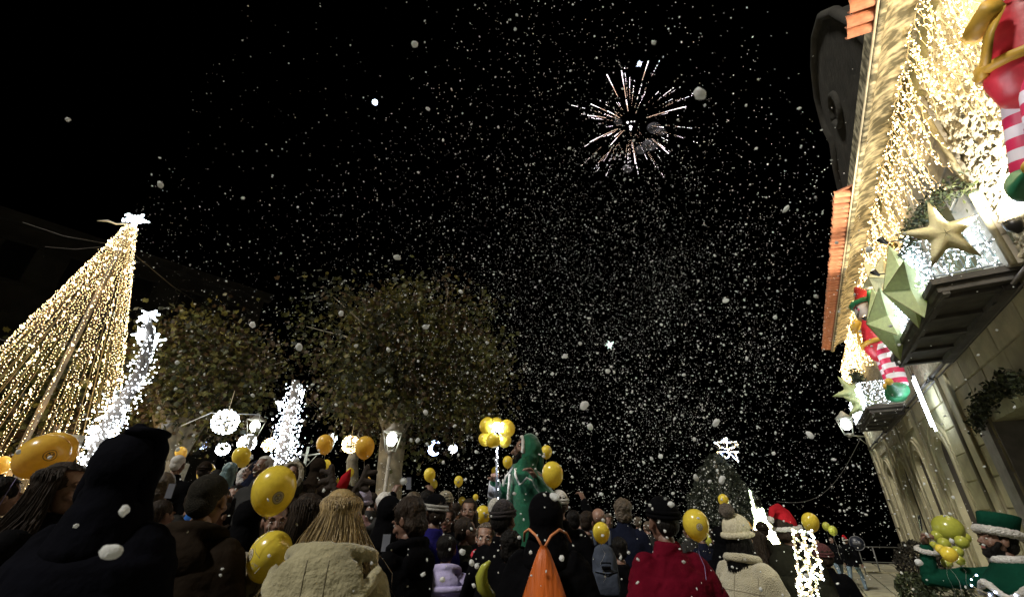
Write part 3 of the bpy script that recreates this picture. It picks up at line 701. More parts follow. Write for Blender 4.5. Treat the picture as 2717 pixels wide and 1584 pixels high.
# guy wires
m = MB()
for (a, b, d) in (((300, 650), (60, 590), 13), ((300, 652), (120, 655), 13), ((345, 665), (560, 825), 12), ((70, 915), (-40, 870), 12)):
    p = AX + Vector((0, 0, fd(*a, 12).z)); p = hd(a[0], a[1], 14 if a[0] > 100 else 13); q = hd(b[0], b[1], d + 4)
    m.path([p, (p + q) / 2 + Vector((0, 0, -.1)), q], .0055, 3)
tag(ob("guy_wire", m, pm("guy_grey", (.10, .09, .07), .6)), "thin guy wires running out from the warm light cone tree", "wire")
m = MB(); p = hd(335, 594, 13.9); q = hd(258, 586, 13.7); m.path([p, (p * 2 + q) / 3 + Vector((0, 0, -.04)), (p + 2 * q) / 3 + Vector((0, 0, .03)), q], [.018, .02, .03, .006], 5)
tag(ob("loose_cable", m, pm("cable_lit", (.75, .68, .5), .6)), "pale loose cable sticking out left below the white tree top star", "cable")
# ---------------------------------------------------------------- dark building far left
c = hd(120, 1100, 30); DB = empty("dark_building", (c.x, c.y, gz(c.x, c.y)), math.atan2(c.y, c.x) - math.pi / 2); tag(DB, "tall dark stone building barely visible behind the warm light cone", "building")
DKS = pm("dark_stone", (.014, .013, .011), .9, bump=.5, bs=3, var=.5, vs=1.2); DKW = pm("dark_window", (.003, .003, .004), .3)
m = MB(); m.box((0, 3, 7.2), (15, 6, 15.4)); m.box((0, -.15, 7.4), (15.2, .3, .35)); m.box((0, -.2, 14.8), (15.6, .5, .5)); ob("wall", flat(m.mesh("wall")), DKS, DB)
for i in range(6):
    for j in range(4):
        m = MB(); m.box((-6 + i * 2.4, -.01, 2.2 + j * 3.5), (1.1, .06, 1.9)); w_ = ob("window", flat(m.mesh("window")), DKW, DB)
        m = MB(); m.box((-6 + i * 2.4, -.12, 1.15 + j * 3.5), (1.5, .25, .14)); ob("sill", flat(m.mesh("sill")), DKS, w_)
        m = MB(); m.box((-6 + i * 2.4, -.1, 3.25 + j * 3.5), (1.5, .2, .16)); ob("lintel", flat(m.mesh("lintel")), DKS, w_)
# ---------------------------------------------------------------- white twinkling light columns
def sparkle_col(path, wid, n, d, label, seed, burst=(), size=.035, energy=60, trunk=None):
    rg = np.random.default_rng(seed); base = hd(path[-1][0], path[-1][1], d); root = empty("fairy_light_column", (base.x, base.y, gz(base.x, base.y))); tag(root, label, "fairy lights")
    o3 = root.location
    pts = [hd(x, y, d) - o3 for x, y in path]; A = np.array([tuple(p) for p in pts]); m = len(A)
    u = rg.random(n) ** .62 * (m - 1); C_ = np.stack([np.interp(u, range(m), A[:, i]) for i in range(3)], 1); wd = np.interp(u, range(m), wid)
    P = C_ + rg.normal(0, 1, (n, 3)) * (wd * .24)[:, None] * np.array([1, 1, .4])
    s = rg.uniform(.5, 1.15, n) * size * np.where(rg.random(n) < .12, 1.7, 1)
    ob("bulbs", spray("bulbs", ICO_V, ICO_F, P, s, None, [LED_COOL], smooth=True), None, root)["kind"] = "stuff"
    # little multi-ray twinkles
    for (px, py, r, k) in burst:
        c = hd(px, py, d) - o3; mm = MB(); rr = random.Random(px)
        for j in range(k):
            v = Vector((rr.gauss(0, 1), rr.gauss(0, .6), rr.gauss(0, 1))).normalized() * r * rr.uniform(.6, 1); mm.path([c + v * .1, c + v], [.028, .018], 5)
        ob("light_star", mm, LED_COOL, root)
    mm = MB(); mm.path(pts, [w_ * .16 + .03 for w_ in wid], 8); ob("stem", mm, trunk or pm("bark_lit", (.09, .08, .07), .9, bump=.5, bs=12), root)
    lamp("column_glow", pts[len(pts) // 2] + Vector((0, -.5, 0)), (1, .96, .92), energy, .3, root); lamp("column_glow", pts[-2] + Vector((0, -.5, 0)), (1, .96, .92), energy, .3, root)
    return root
sparkle_col([(392, 835), (398, 900), (372, 990), (330, 1060), (290, 1120), (262, 1170), (235, 1250)], [.1, .45, .5, .6, .55, .5, .5], 1150, 12.5, "leaning column of cold white twinkling lights beside the warm light cone", 3,
            ((392, 833, .28, 11), (368, 888, .26, 8), (410, 905, .22, 8)), .0135, 26)
sparkle_col([(785, 1010), (780, 1060), (768, 1110), (757, 1160), (745, 1240)], [.35, .4, .5, .55, .55], 900, 11.0, "tree trunk wrapped in cold white twinkling lights behind the smiling man", 7, ((742, 1075, .16, 6), (800, 1045, .10, 6)), .0115, 15,
            pm("bark_lit2", (.16, .14, .12), .9, bump=.6, bs=10, var=.4))
# ---------------------------------------------------------------- trees
BARK = pm("plane_bark", (.25, .215, .155), .9, bump=.6, bs=7, var=.45, vs=4, detail=6)
LEAFS = [pm("autumn_leaf_a", (.15, .13, .03), .6, var=.3, translucent=.3), pm("autumn_leaf_b", (.08, .085, .02), .6, var=.3, translucent=.3), pm("autumn_leaf_c", (.075, .045, .018), .6, var=.3, translucent=.3), pm("autumn_leaf_d", (.03, .034, .014), .6, var=.3, translucent=.3)]
PLV = np.array([[0, 0, 0], [.15, .42, .06], [.42, .28, 0], [.62, .5, -.05], [.7, .18, .03], [1.05, 0, -.1], [.7, -.18, .03], [.62, -.5, -.05], [.42, -.28, 0], [.15, -.42, .06]], float) - np.array([.5, 0, 0])
PLF = np.array([[0, 1, 2], [0, 2, 4], [2, 3, 4], [0, 4, 6], [4, 5, 6], [0, 6, 8], [6, 7, 8], [0, 8, 9]])
def tree(base, H, trunk_top, tr, crown_c, crown_r, nl, ls, label, seed, name="plane_tree", mats=None, nb=9, clump=.46, group=None, lean=(0, 0)):
    rg = np.random.default_rng(seed); rr = random.Random(seed)
    t = empty(name, base); tag(t, label, "tree", group)
    m = MB(); top = Vector((lean[0], lean[1], trunk_top))
    m.path([(0, 0, -.1), (0.0, 0, .4), (lean[0] * .3 + .04, 0, trunk_top * .4), (lean[0] * .7 - .03, lean[1] * .6, trunk_top * .75), top], [tr * 1.35, tr * 1.08, tr * .92, tr * .88, tr * .95], 14)
    tips = []; cc = Vector(crown_c); cr = Vector(crown_r)
    for k in range(nb):
        a = 2 * math.pi * k / nb + rr.uniform(-.3, .3); el = rr.uniform(.15, 1.0)
        e = cc + Vector((math.cos(a) * math.cos(el) * cr.x, math.sin(a) * math.cos(el) * cr.y, (math.sin(el) * 1.5 - .55) * cr.z)) * .8
        mid = top.lerp(e, .5) + Vector((rr.uniform(-.2, .2), rr.uniform(-.2, .2), rr.uniform(.1, .4)))
        m.path([top - Vector((0, 0, .2)), top.lerp(mid, .5) + Vector((0, 0, .1)), mid, mid.lerp(e, .6) + Vector((rr.uniform(-.15, .15), 0, .08)), e], [tr * .5, tr * .38, tr * .26, tr * .14, .02], 8); tips += [e, mid]
        for j in range(3):
            s_ = mid.lerp(e, rr.uniform(0, .8)); f = s_ + Vector((rr.gauss(0, 1), rr.gauss(0, 1), rr.gauss(.3, .7))) * cr.x * .3
            m.path([s_, s_.lerp(f, .5) + Vector((0, 0, .1)), f], [tr * .13, tr * .08, .01], 5); tips.append(f)
    ob("trunk", m, BARK, t)
    # clumps spread through the volume
    nc = 150; d_ = rg.normal(size=(nc, 3)); d_ /= np.linalg.norm(d_, axis=1)[:, None]; rad = rg.uniform(.25, 1, nc) ** .5
    C_ = np.array(crown_c) + d_ * rad[:, None] * np.array(crown_r) * np.array([1, 1, 1]); C_[:, 2] = np.maximum(C_[:, 2], crown_c[2] - crown_r[2] * .95)
    C_ = np.concatenate([C_, np.array([tuple(p) for p in tips])])
    w_ = rg.uniform(.3, 1, len(C_)); idx = rg.choice(len(C_), nl, p=w_ / w_.sum())
    P = C_[idx] + rg.normal(0, 1, (nl, 3)) * clump * np.array([1, 1, .75])
    mats = mats or LEAFS; ci = rg.integers(0, len(mats), len(C_)); mi = np.where(rg.random(nl) < .6, ci[idx], rg.integers(0, len(mats), nl))
    ob("crown", spray("crown", PLV, PLF, P, rg.uniform(.6, 1.2, nl) * ls, rand_rot(rg, nl), mats, mi), None, t)
    return t
b = hd(1045, 1250, 14.5); tree((b.x, b.y, gz(b.x, b.y)), 9, 4.1, .42, (.35, .3, 6.3), (3.1, 2.9, 2.8), 21000, .155, "big plane tree with autumn leaves in the middle behind the bright street lamp", 5, lean=(-.15, 0))
b = hd(468, 1200, 15.5); tree((b.x, b.y, gz(b.x, b.y)), 7, 3.0, .5, (-.2, .2, 5.4), (1.9, 1.9, 1.75), 10000, .15, "plane tree with olive and rust leaves behind the cold white light column", 6, lean=(-.1, 0))
b = hd(120, 1200, 18); tree((b.x, b.y, gz(b.x, b.y)), 7, 3.0, .4, (0, .6, 4.6), (3.0, 2.4, 1.7), 6000, .22, "leafy tree lit yellow behind the warm light cone", 9)
b = hd(965, 1262, 17.5)
m = MB(); m.path([(0, 0, -.1), (-.05, 0, 1.2), (-.28, 0, 2.4), (-.5, 0, 3.6), (-.3, .2, 5)], [.30, .26, .24, .2, .12], 12)
tt = empty("plane_tree", (b.x, b.y, gz(b.x, b.y))); tag(tt, "slimmer leaning tree trunk left of the big plane tree", "tree"); ob("trunk", m, BARK, tt)
m = MB(); m.path([(-.3, .2, 4.9), (-1, .5, 6), (-1.4, .6, 6.8)], [.12, .07, .02], 6); m.path([(-.35, .2, 4.8), (.3, .8, 5.8), (.4, 1, 6.6)], [.1, .06, .02], 6); ob("branch", m, BARK, tt)
# dark conifer on the right
rg = np.random.default_rng(12); b = hd(1940, 1450, 22); cf = empty("conifer", (b.x, b.y, gz(b.x, b.y))); tag(cf, "broad dark evergreen conifer under the lit ornament, right of centre", "tree")
m = MB(); m.path([(0, 0, -.1), (0, 0, 4.3)], [.25, .04], 8); ob("trunk", m, BARK, cf)
n = 13000; u = rg.random(n) ** .6; z_ = 4.0 * (1 - u) + .5; rr_ = (2.15 * u ** .7 + .1) * rg.uniform(.5, 1.03, n) ** .5; a_ = rg.uniform(0, 2 * np.pi, n); rr_ *= 1 + .09 * np.sin(a_ * 5 + z_ * 2) + .06 * np.sin(z_ * 7)
P = np.stack([rr_ * np.cos(a_), rr_ * np.sin(a_), z_ - .1 * rr_], 1)
CONM = [pm("conifer_a", (.012, .018, .010), .7, var=.3), pm("conifer_b", (.02, .026, .014), .7, var=.3)]
ob("crown", spray("crown", LV - np.array([.5, 0, 0]), LF, P, np.stack([rg.uniform(.15, .3, n), rg.uniform(.08, .16, n), np.full(n, .15)], 1), rand_rot(rg, n), CONM, rg.integers(0, 2, n)), None, cf)
# ---------------------------------------------------------------- hung light balls, street lamps
def light_ball(px, py, d, r, mat, label, n=260, cable=None, squash=1.0):
    c = hd(px, py, d); rg = np.random.default_rng(px); t = empty("light_ball", c); tag(t, label, "light ball", "light balls hanging over the square")
    m = MB()
    for k in range(4):
        Mx = Matrix.Rotation(math.pi * k / 4, 3, 'Z'); m.path([Mx @ Vector((r * math.cos(a), 0, r * math.sin(a))) for a in [j * math.pi / 8 for j in range(17)]], .008, 4)
    for zz in (-.5, 0, .5): q = math.sqrt(1 - zz * zz) * r; m.path([(q * math.cos(a), q * math.sin(a), zz * r) for a in [j * math.pi / 8 for j in range(17)]], .008, 4)
    ob("frame", m, WIRE_W, t)
    v = rg.normal(size=(n, 3)); v /= np.linalg.norm(v, axis=1)[:, None]; v *= r * rg.uniform(.96, 1.06, (n, 1))
    ob("bulbs", spray("bulbs", OCT_V, OCT_F, v, rg.uniform(.5, 1.1, n) * r * .085, rand_rot(rg, n), [mat]), None, t)["kind"] = "stuff"
    m = MB(); m.path([(0, 0, r), (0, 0, r + .5)], .008, 3); ob("hanger", m, WIRE_W, t)
    return t
light_ball(598, 1119, 13, .28, LED_COOL, "largest bluish white light ball hanging in front of the dark trees")
light_ball(656, 1174, 15, .23, LED_COOL, "bluish white light ball directly above the balloon by the teal haired person", 200)
light_ball(591, 1190, 18, .20, LED_COOL, "small round white light ball below the largest one")
light_ball(538, 1181, 22, .15, LED_BLUE, "tiny blue white light ball left of the small round white one", 70)
light_ball(713, 1180, 18, .20, LED_WARM2, "small yellow light ball left of the light wrapped trunk")
light_ball(930, 1178, 14, .23, LED_WARM2, "amber light ball between the two balloons over the antlers", 230)
light_ball(884, 1161, 17, .14, LED_COOL, "tiny blue white light ball right beside the left balloon over the antlers", 90)
light_ball(1202, 1191, 18, .16, LED_COOL, "small white light ball under the big plane tree's right side")
# crescent moon light
c = hd(1154, 1188, 17); mo = empty("moon_light", c, 0, None, .75); tag(mo, "blue white crescent moon light figure under the big plane tree", "light figure")
P = []; rg = np.random.default_rng(1)
for a in np.linspace(.9, 5.4, 34):
    w_ = .16 * math.sin((a - .9) / 4.5 * math.pi)
    for f in (-1, -.3, .4, 1): P.append((.27 * math.cos(a) + f * w_ * math.cos(a) * .6 + .02, rg.normal(0, .01), .3 * math.sin(a) + f * w_ * math.sin(a) * .6))
ob("bulbs", spray("bulbs", OCT_V, OCT_F, P, np.full(len(P), .028), rand_rot(rg, len(P)), [LED_BLUE]), None, mo)["kind"] = "stuff"
m = MB(); m.path([(.27 * math.cos(a), 0, .3 * math.sin(a)) for a in np.linspace(.9, 5.4, 20)], .012, 4); ob("frame", m, WIRE_W, mo)
# cable for the balls
m = MB(); a, b = hd(480, 1130, 13.4), hd(690, 1100, 13.4); m.path([a, hd(560, 1095, 13.2), hd(598, 1098, 13), hd(640, 1098, 13.3), b], .01, 4); m.path([b, hd(684, 1125, 13.4)], .01, 4)
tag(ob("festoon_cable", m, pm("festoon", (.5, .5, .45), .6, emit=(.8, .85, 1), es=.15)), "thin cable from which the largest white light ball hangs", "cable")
def street_lamp(px, py, d, pole_px, label, s=1.0, energy=90, glass=None, head=True, tilt=0):
    c = hd(px, py, d); gx = Vector((c.x, c.y, gz(c.x, c.y))); t = empty("street_lamp", gx); tag(t, label, "street lamp"); h = c.z - gx.z
    m = MB(); m.path([(0, 0, 0), (0, 0, .5), (0, 0, h - .35)], [.09, .06, .045], 10); m.rings([(0, 0, .0, .16, .16), (0, 0, .35, .12, .12), (0, 0, .4, .07, .07)], 12); ob("post", m, pm("lamp_post", (.26, .24, .2), .55, bump=.2, bs=20), t)
    lantern_head(pm("lamp_post", (.2, .2, .18)), glass or LAMPGL, t, (0, 0, h - .28 * s), s)
    lamp("lamp_light", (0, -.0, h), (.95, 1, .92), energy, .12, t)
    return t
street_lamp(1040, 1163, 12.0, None, "brightly glowing street lamp on a post before the big plane tree", 1.15, 330)
street_lamp(677, 1128, 14.0, None, "glowing street lamp on a leaning looking post left of the light wrapped trunk", 1.0, 70)
c = hd(815, 1200, 19); t = empty("street_lamp", (c.x, c.y, gz(c.x, c.y))); tag(t, "two armed lantern post between the light wrapped trunk and a balloon", "street lamp"); h = c.z - gz(c.x, c.y)
m = MB(); m.path([(0, 0, 0), (0, 0, h + .2)], [.09, .05], 8); m.path([(-.75, 0, h - .0), (0, 0, h - .12), (.75, 0, h - .0)], .03, 6); m.path([(0, 0, h - .6), (.4, 0, h - .08)], .015, 5); m.path([(0, 0, h - .6), (-.4, 0, h - .08)], .015, 5); ob("post", m, IRON_LIT, t)
for sx in (-1, 1): lantern_head(IRON_LIT, LAMPGL, t, (sx * .75, 0, h + .05), 1.1)
lamp("lamp_light", (.75, -.2, h + .4), (.95, 1, .92), 30, .1, t)
# small white speaker / box on the cone side
c = hd(195, 1168, 11.5); t = empty("floodlight", c); tag(t, "pale boxy floodlight just right of the large balloon at the left edge", "floodlight")
m = MB(); m.box((0, 0, 0), (.24, .14, .18)); ob("housing", flat(m.mesh("housing")), pm("box_pale", (.6, .55, .42), .5), t); m = MB(); m.path([(0, 0, -.1), (0, 0, -1.5)], .02, 5); ob("stand", m, WIRE_W, t)
c = hd(432, 1135, 14.6); t = empty("loudspeaker", c, R_(20)); tag(t, "grey loudspeaker fixed to the trunk of the olive plane tree", "speaker"); m = MB(); m.box((0, 0, 0), (.13, .2, .42), Matrix.Rotation(R_(28), 3, 'Y')); ob("cabinet", flat(m.mesh("cabinet")), pm("speaker_grey", (.3, .3, .32), .5), t)
m = MB(); m.ell((-.05, -.1, -.1), (.05, .02, .05)); ob("cone", m, WIRE_D, t)
# ---------------------------------------------------------------- lit ornament above the conifer
def led_figure(name, loc, lines, mat, label, cat, size=.03, step=.07, jit=.012, rz=0, wire=.012):
    t = empty(name, loc, rz); tag(t, label, cat); rg = np.random.default_rng(int(abs(loc[0]) * 100)); P = []; m = MB()
    for ln in lines:
        m.path([Vector(p) for p in ln], wire, 4)
        for a, b in zip(ln[:-1], ln[1:]):
            a = np.array(a, float); b = np.array(b, float); n = max(2, int(np.linalg.norm(b - a) / step))
            for t_ in np.linspace(0, 1, n, endpoint=False): P.append(a + (b - a) * t_ + rg.normal(0, jit, 3))
    ob("frame", m, WIRE_W, t); n = len(P); mats = mat if isinstance(mat, list) else [mat]
    ob("bulbs", spray("bulbs", OCT_V, OCT_F, P, rg.uniform(.6, 1.2, n) * size, rand_rot(rg, n), mats, rg.integers(0, len(mats), n)), None, t)["kind"] = "stuff"
    return t
c = hd(1930, 1190, 21.5)
led_figure("illuminated_figure", c, [[(-.5, 0, .25), (-.3, 0, .05), (0, 0, -.02), (.3, 0, .05), (.5, 0, .25)], [(-.5, 0, .25), (.5, 0, .28)], [(0, 0, -.1), (0, 0, .45)], [(-.14, 0, .3), (0, 0, .45), (.1, 0, .3)], [(-.45, 0, -.15), (.45, 0, -.12)], [(-.35, 0, -.15), (-.1, 0, -.4), (.1, 0, -.15)], [(.3, 0, -.15), (.35, 0, -.6)], [(.05, 0, -.2), (.38, 0, -.55)]], [LED_COOL, LED_BLUE, LED_WARM2], "small lit crown shaped ornament at the top of the dark conifer", "light figure", .03, .06)
# glowing bottle/tower shaped light figure
c = hd(2036, 1450, 16); gzz = gz(c.x, c.y); top = hd(1995, 1305, 16).z - gzz
t = empty("light_tower_figure", (c.x, c.y, gzz)); tag(t, "glowing green and yellow white tower shaped light figure before the conifer", "light figure")
rg = np.random.default_rng(2); n = 1500; z_ = rg.uniform(1.0, top - .45, n); rad = np.where(z_ > top - .75, .14, .17 + (top - .75 - z_) * .23 * (z_ > 1.6) + .1 * (z_ <= 1.6)); a_ = rg.uniform(0, 2 * np.pi, n)
P = np.stack([rad * np.cos(a_) - .1 + (top - z_) * .12, rad * np.sin(a_), z_], 1)
P2 = np.array([(-.16 + .03 * rg.normal() * (1 - k / 26), 0, top - .45 + .5 * k / 26) for k in range(26)])
ob("bulbs", spray("bulbs", OCT_V, OCT_F, np.concatenate([P, P2]), rg.uniform(.018, .034, n + 26), None, [LED_GREEN, LED_WARM2, LED_COOL], np.r_[np.where(z_ > top - .8, 0, rg.choice([0, 1, 2], n, p=[.3, .4, .3])), np.full(26, 0)]), None, t)["kind"] = "stuff"
m = MB()
for k in range(8):
    a = math.pi * k / 4; m.path([(rr_ * math.cos(a) - .1 + (top - zz) * .12, rr_ * math.sin(a), zz) for zz, rr_ in ((0, .3), (1.0, .28), (1.6, .3), (top - .75, .15), (top - .45, .14))], .012, 4)
m.path([(-.1, 0, top - .5), (-.16, 0, top)], .015, 4); ob("frame", m, WIRE_W, t)
lamp("figure_glow", (0, -.6, 1.9), (.95, 1, .7), 40, .2, t)
# tall lattice letter-like light frames
def light_frame(px0, py0, px1, py1, d, w_, label, foot=False):
    a = hd(px0, py0, d); b = hd(px1, py1, d); t = empty("illuminated_lattice", (b.x, b.y, b.z)); tag(t, label, "light figure", "lit lattice frames by the railing")
    up = (a - b); H2 = up.length; lines = []; u_ = up.normalized(); s_ = Vector((1, .25, 0)).normalized() * w_
    n = int(H2 / .055); lines.append([tuple(-s_ / 2), tuple(up - s_ / 2), tuple(up + s_ / 2), tuple(s_ / 2), tuple(-s_ / 2)])
    for k in range(n):
        p = u_ * (k * .055); q = u_ * ((k + 1) * .055); lines.append([tuple(p - s_ / 2 * (1 if k % 2 else -1)), tuple(q + s_ / 2 * (1 if k % 2 else -1))])
    m = MB(); rg = np.random.default_rng(5); P = []
    for ln in lines:
        m.path([Vector(p) for p in ln], .007, 4)
        for p, q in zip(ln[:-1], ln[1:]):
            p = np.array(p); q = np.array(q); k = max(2, int(np.linalg.norm(q - p) / .022))
            for tt_ in np.linspace(0, 1, k, endpoint=False): P.append(p + (q - p) * tt_ + rg.normal(0, .004, 3))
    ob("frame", m, WIRE_W, t); ob("bulbs", spray("bulbs", OCT_V, OCT_F, P, rg.uniform(.007, .014, len(P)), rand_rot(rg, len(P)), [LED_WARM2, LED_COOL, LED_GREEN], rg.integers(0, 3, len(P))), None, t)["kind"] = "stuff"
    return t
t = light_frame(2116, 1408, 2150, 1640, 4.2, .085, "left, longer lit lattice frame of yellow white lights beside the olive parka man")
lamp("frame_glow", (0, -.3, .6), (1, 1, .75), 3, .1, t)
light_frame(2142, 1408, 2172, 1535, 4.3, .085, "right, shorter lit lattice frame of yellow white lights above the maroon bobble hat")
t = light_frame(2140, 1535, 2156, 1660, 4.15, .16, "broad lit lattice foot of yellow white lights at the bottom edge")
# ---------------------------------------------------------------- far railing, sign, kerb, shrub
def P2G(px, py, z):
    v = ray(px, py); t = (z - CAMH) / v.z; return Vector((0, 0, CAMH)) + v * t
ra = P2G(2235, 1522, -.38); rb_ = P2G(2420, 1528, -.38); dv = (rb_ - ra); 
t = empty("railing", ra, math.atan2(dv.y, dv.x)); tag(t, "thin metal railing on a low kerb wall beyond the pavement at the right", "railing"); L = dv.length
m = MB()
for zz in (.45, 1.0): m.path([(-2.5, 0, zz), (L + .3, 0, zz)], .022, 6)
ob("rail", m, pm("rail_grey", (.12, .12, .115), .5), t)
for k in range(5):
    m = MB(); m.path([(-2.2 + k * (L + 2.3) / 4, 0, 0), (-2.2 + k * (L + 2.3) / 4, 0, 1.0)], .025, 6); ob("post", m, MATS["rail_grey"], t)
m = MB(); m.box((L / 2 - 1.2, .0, -.05), (L + 3, .3, .34)); ob("kerb_wall", flat(m.mesh("kerb_wall")), ST2, t)
c = P2G(2300, 1530, -.36); t = empty("road_sign", c, R_(-30)); tag(t, "round road sign on a thin post before the far railing, seen in the dark", "road sign"); 
m = MB(); m.path([(0, 0, 0), (0, 0, 1.5)], .022, 6); ob("post", m, MATS["rail_grey"], t)
m = MB(); m.path([(0, -.04, 1.15), (0, -.06, 1.15)], .26, 24); ob("disc", m, pm("sign_blue_dark", (.015, .018, .03), .4), t)
m = MB(); m.path([(.25 * math.cos(a), -.065, 1.15 + .25 * math.sin(a)) for a in [k * math.pi / 12 for k in range(25)]], .014, 5); m.poly([(-.14, -.065, 1.10), (.04, -.065, 1.10), (.04, -.065, 1.03), (.17, -.065, 1.15), (.04, -.065, 1.27), (.04, -.065, 1.20), (-.14, -.065, 1.20)], .01); ob("arrow", m, pm("sign_grey", (.12, .12, .13), .5), t)
def shrub(px, py, d, r, n, size, label, mats, seed, pot=True):
    rg = np.random.default_rng(seed); c = hd(px, py, d); z0 = gz(c.x, c.y); t = empty("potted_shrub", (c.x, c.y, z0)); tag(t, label, "shrub"); zc = c.z - z0
    v = rg.normal(size=(n, 3)); v /= np.linalg.norm(v, axis=1)[:, None]; P = v * (rg.uniform(.5, 1, (n, 1)) ** .5) * np.array([r, r, r * 1.05]) + np.array([0, 0, zc])
    foliage("leaves", P, size, rg, t, mats)["kind"] = "stuff"
    m = MB(); m.path([(0, 0, .2), (0, 0, zc)], .03, 6); ob("stem", m, pm("stem_brown", (.05, .035, .02), .8), t)
    m = MB(); m.rings([(0, 0, 0, .22, .22), (0, 0, .4, .3, .3), (0, 0, .45, .32, .32), (0, 0, .42, .27, .27)], 16); ob("planter", m, pm("planter_stone", (.2, .18, .13), .9, bump=.4), t)
BR = [pm("brown_leaf", (.028, .022, .012), .8, var=.4), pm("brown_leaf2", (.016, .014, .008), .8, var=.4)]
shrub(2446, 1500, 9.0, .30, 3000, .045, "round dark brown clipped shrub in a planter behind the phone holding elf's arm", BR, 3)
shrub(2428, 1566, 7.2, .17, 900, .05, "low green leafy shrub below the brown clipped one", LEAFG, 4)
shrub(2510, 1580, 6.6, .22, 900, .05, "dark low shrub in front of the wall under the elf's arm", [LEAFG[2], LEAFG[0]], 6)
# ---------------------------------------------------------------- sky lights: moon, firework
def sky_ball(px, py, d, r, mat, label, cat, rays=0):
    c = hd(px, py, d); m = MB(); m.ell((0, 0, 0), (r, r, r), None, 16, 12); o = ob("bright_light", m, mat, None, c); tag(o, label, cat)
    if rays:
        mm = MB(); rr = random.Random(px)
        for k in range(rays): v = Vector((rr.gauss(0, 1), rr.gauss(0, 1), rr.gauss(0, 1))).normalized() * r * rr.uniform(2, 3.6); mm.path([v * .2, v], [r * .16, r * .03], 4)
        ob("rays", mm, mat, o)
MOONM = pm("moon_white", (.8, .85, 1), emit=(.75, .82, 1), es=8); SPK = pm("spark_white", (1, .95, .95), emit=(1, .86, .92), es=6); SPK2 = pm("spark_orange", (1, .7, .5), emit=(1, .68, .5), es=3.2)
sky_ball(995, 272, 120, .95, MOONM, "brightest single bluish white light high in the dark sky, left of the firework", "light")
sky_ball(1697, 170, 118, .45, MOONM, "small starry white flare just above the firework burst", "flare", 26)
sky_ball(1617, 915, 110, .42, pm("flare_green", (.8, 1, .9), emit=(.8, 1, .92), es=6), "small greenish white flare low in the sky below the firework", "flare", 18)
c = hd(1672, 330, 100); fwk = empty("firework", c); tag(fwk, "exploding firework burst of pinkish white radiating spark trails in the night sky", "firework")
m = MB(); rr = random.Random(9)
for k in range(7): m.ell((rr.gauss(0, .6), rr.gauss(0, .6), rr.gauss(-.3, .7)), (rr.uniform(.15, .42),) * 3, None, 8, 6)
ob("core", m, pm("fw_core", (.8, .75, .8), emit=(1, .95, 1), es=2.2), fwk)
view = Vector(c) - Vector((0, 0, CAMH)); view.normalize(); sx_ = Vector((0, 0, 1)).cross(view).normalized() * -1; sy_ = view.cross(sx_) * -1
if sy_.z < 0: sy_ = -sy_
for k in range(86):
    up_bias = rr.random()
    while True:
        v = Vector((rr.gauss(0, 1), rr.gauss(0, 1), rr.gauss(.18, 1))).normalized()
        if abs(v.dot(view)) < .86: break
    L1 = rr.uniform(8, 19.5) * (1.08 if abs(v.z) < .5 else 1); L0 = L1 * rr.uniform(.3, .72); hot = rr.random() < .16
    m = MB(); m.mi = 0; n = int((L1 - L0) / .42)
    for j in range(n):
        t_ = j / max(1, n - 1)
        if rr.random() < .5 and not hot: continue
        p = v * (L0 + (L1 - L0) * t_) + Vector((0, 0, -.007 * (L0 + (L1 - L0) * t_) ** 2)); s_ = (.016 + .032 * t_ ** 2) * (2.4 if hot else 1.0)
        m.mi = 1 if (t_ < .5) else 0
        m.path([p - v * .16, p, p + v * .17], [s_ * .5, s_, s_ * .6], 4)
    ob("spark_trail", m.mesh("spark_trail", mats=[SPK, SPK2]), None, fwk)["kind"] = "stuff"
SMK = bpy.data.materials.new("smoke"); SMK.use_nodes = True; n_ = SMK.node_tree; n_.nodes.clear(); o_ = n_.nodes.new("ShaderNodeOutputMaterial"); a_n = n_.nodes.new("ShaderNodeBsdfTransparent"); d_n = n_.nodes.new("ShaderNodeBsdfDiffuse"); d_n.inputs[0].default_value = (.5, .5, .6, 1)
mx = n_.nodes.new("ShaderNodeMixShader"); lw = n_.nodes.new("ShaderNodeLayerWeight"); lw.inputs[0].default_value = .25; mr = n_.nodes.new("ShaderNodeMapRange"); mr.inputs[1].default_value = 0; mr.inputs[2].default_value = .8; mr.inputs[3].default_value = .34; mr.inputs[4].default_value = 0
n_.links.new(lw.outputs["Facing"], mr.inputs[0]); n_.links.new(mr.outputs[0], mx.inputs[0]); n_.links.new(a_n.outputs[0], mx.inputs[1]); n_.links.new(d_n.outputs[0], mx.inputs[2]); n_.links.new(mx.outputs[0], o_.inputs[0])
m = MB()
for (px, py, r) in ((1725, 385, 1.7), (1700, 398, 1.3), (1735, 340, 1.6), (1640, 325, 1.0), (1665, 448, 1.2), (1755, 350, 1.1)): m.ell(hd(px, py, 98) - c, (r * 1.3, r, r), None, 12, 8)
sm = ob("smoke", m, SMK, fwk); sm["kind"] = "stuff"
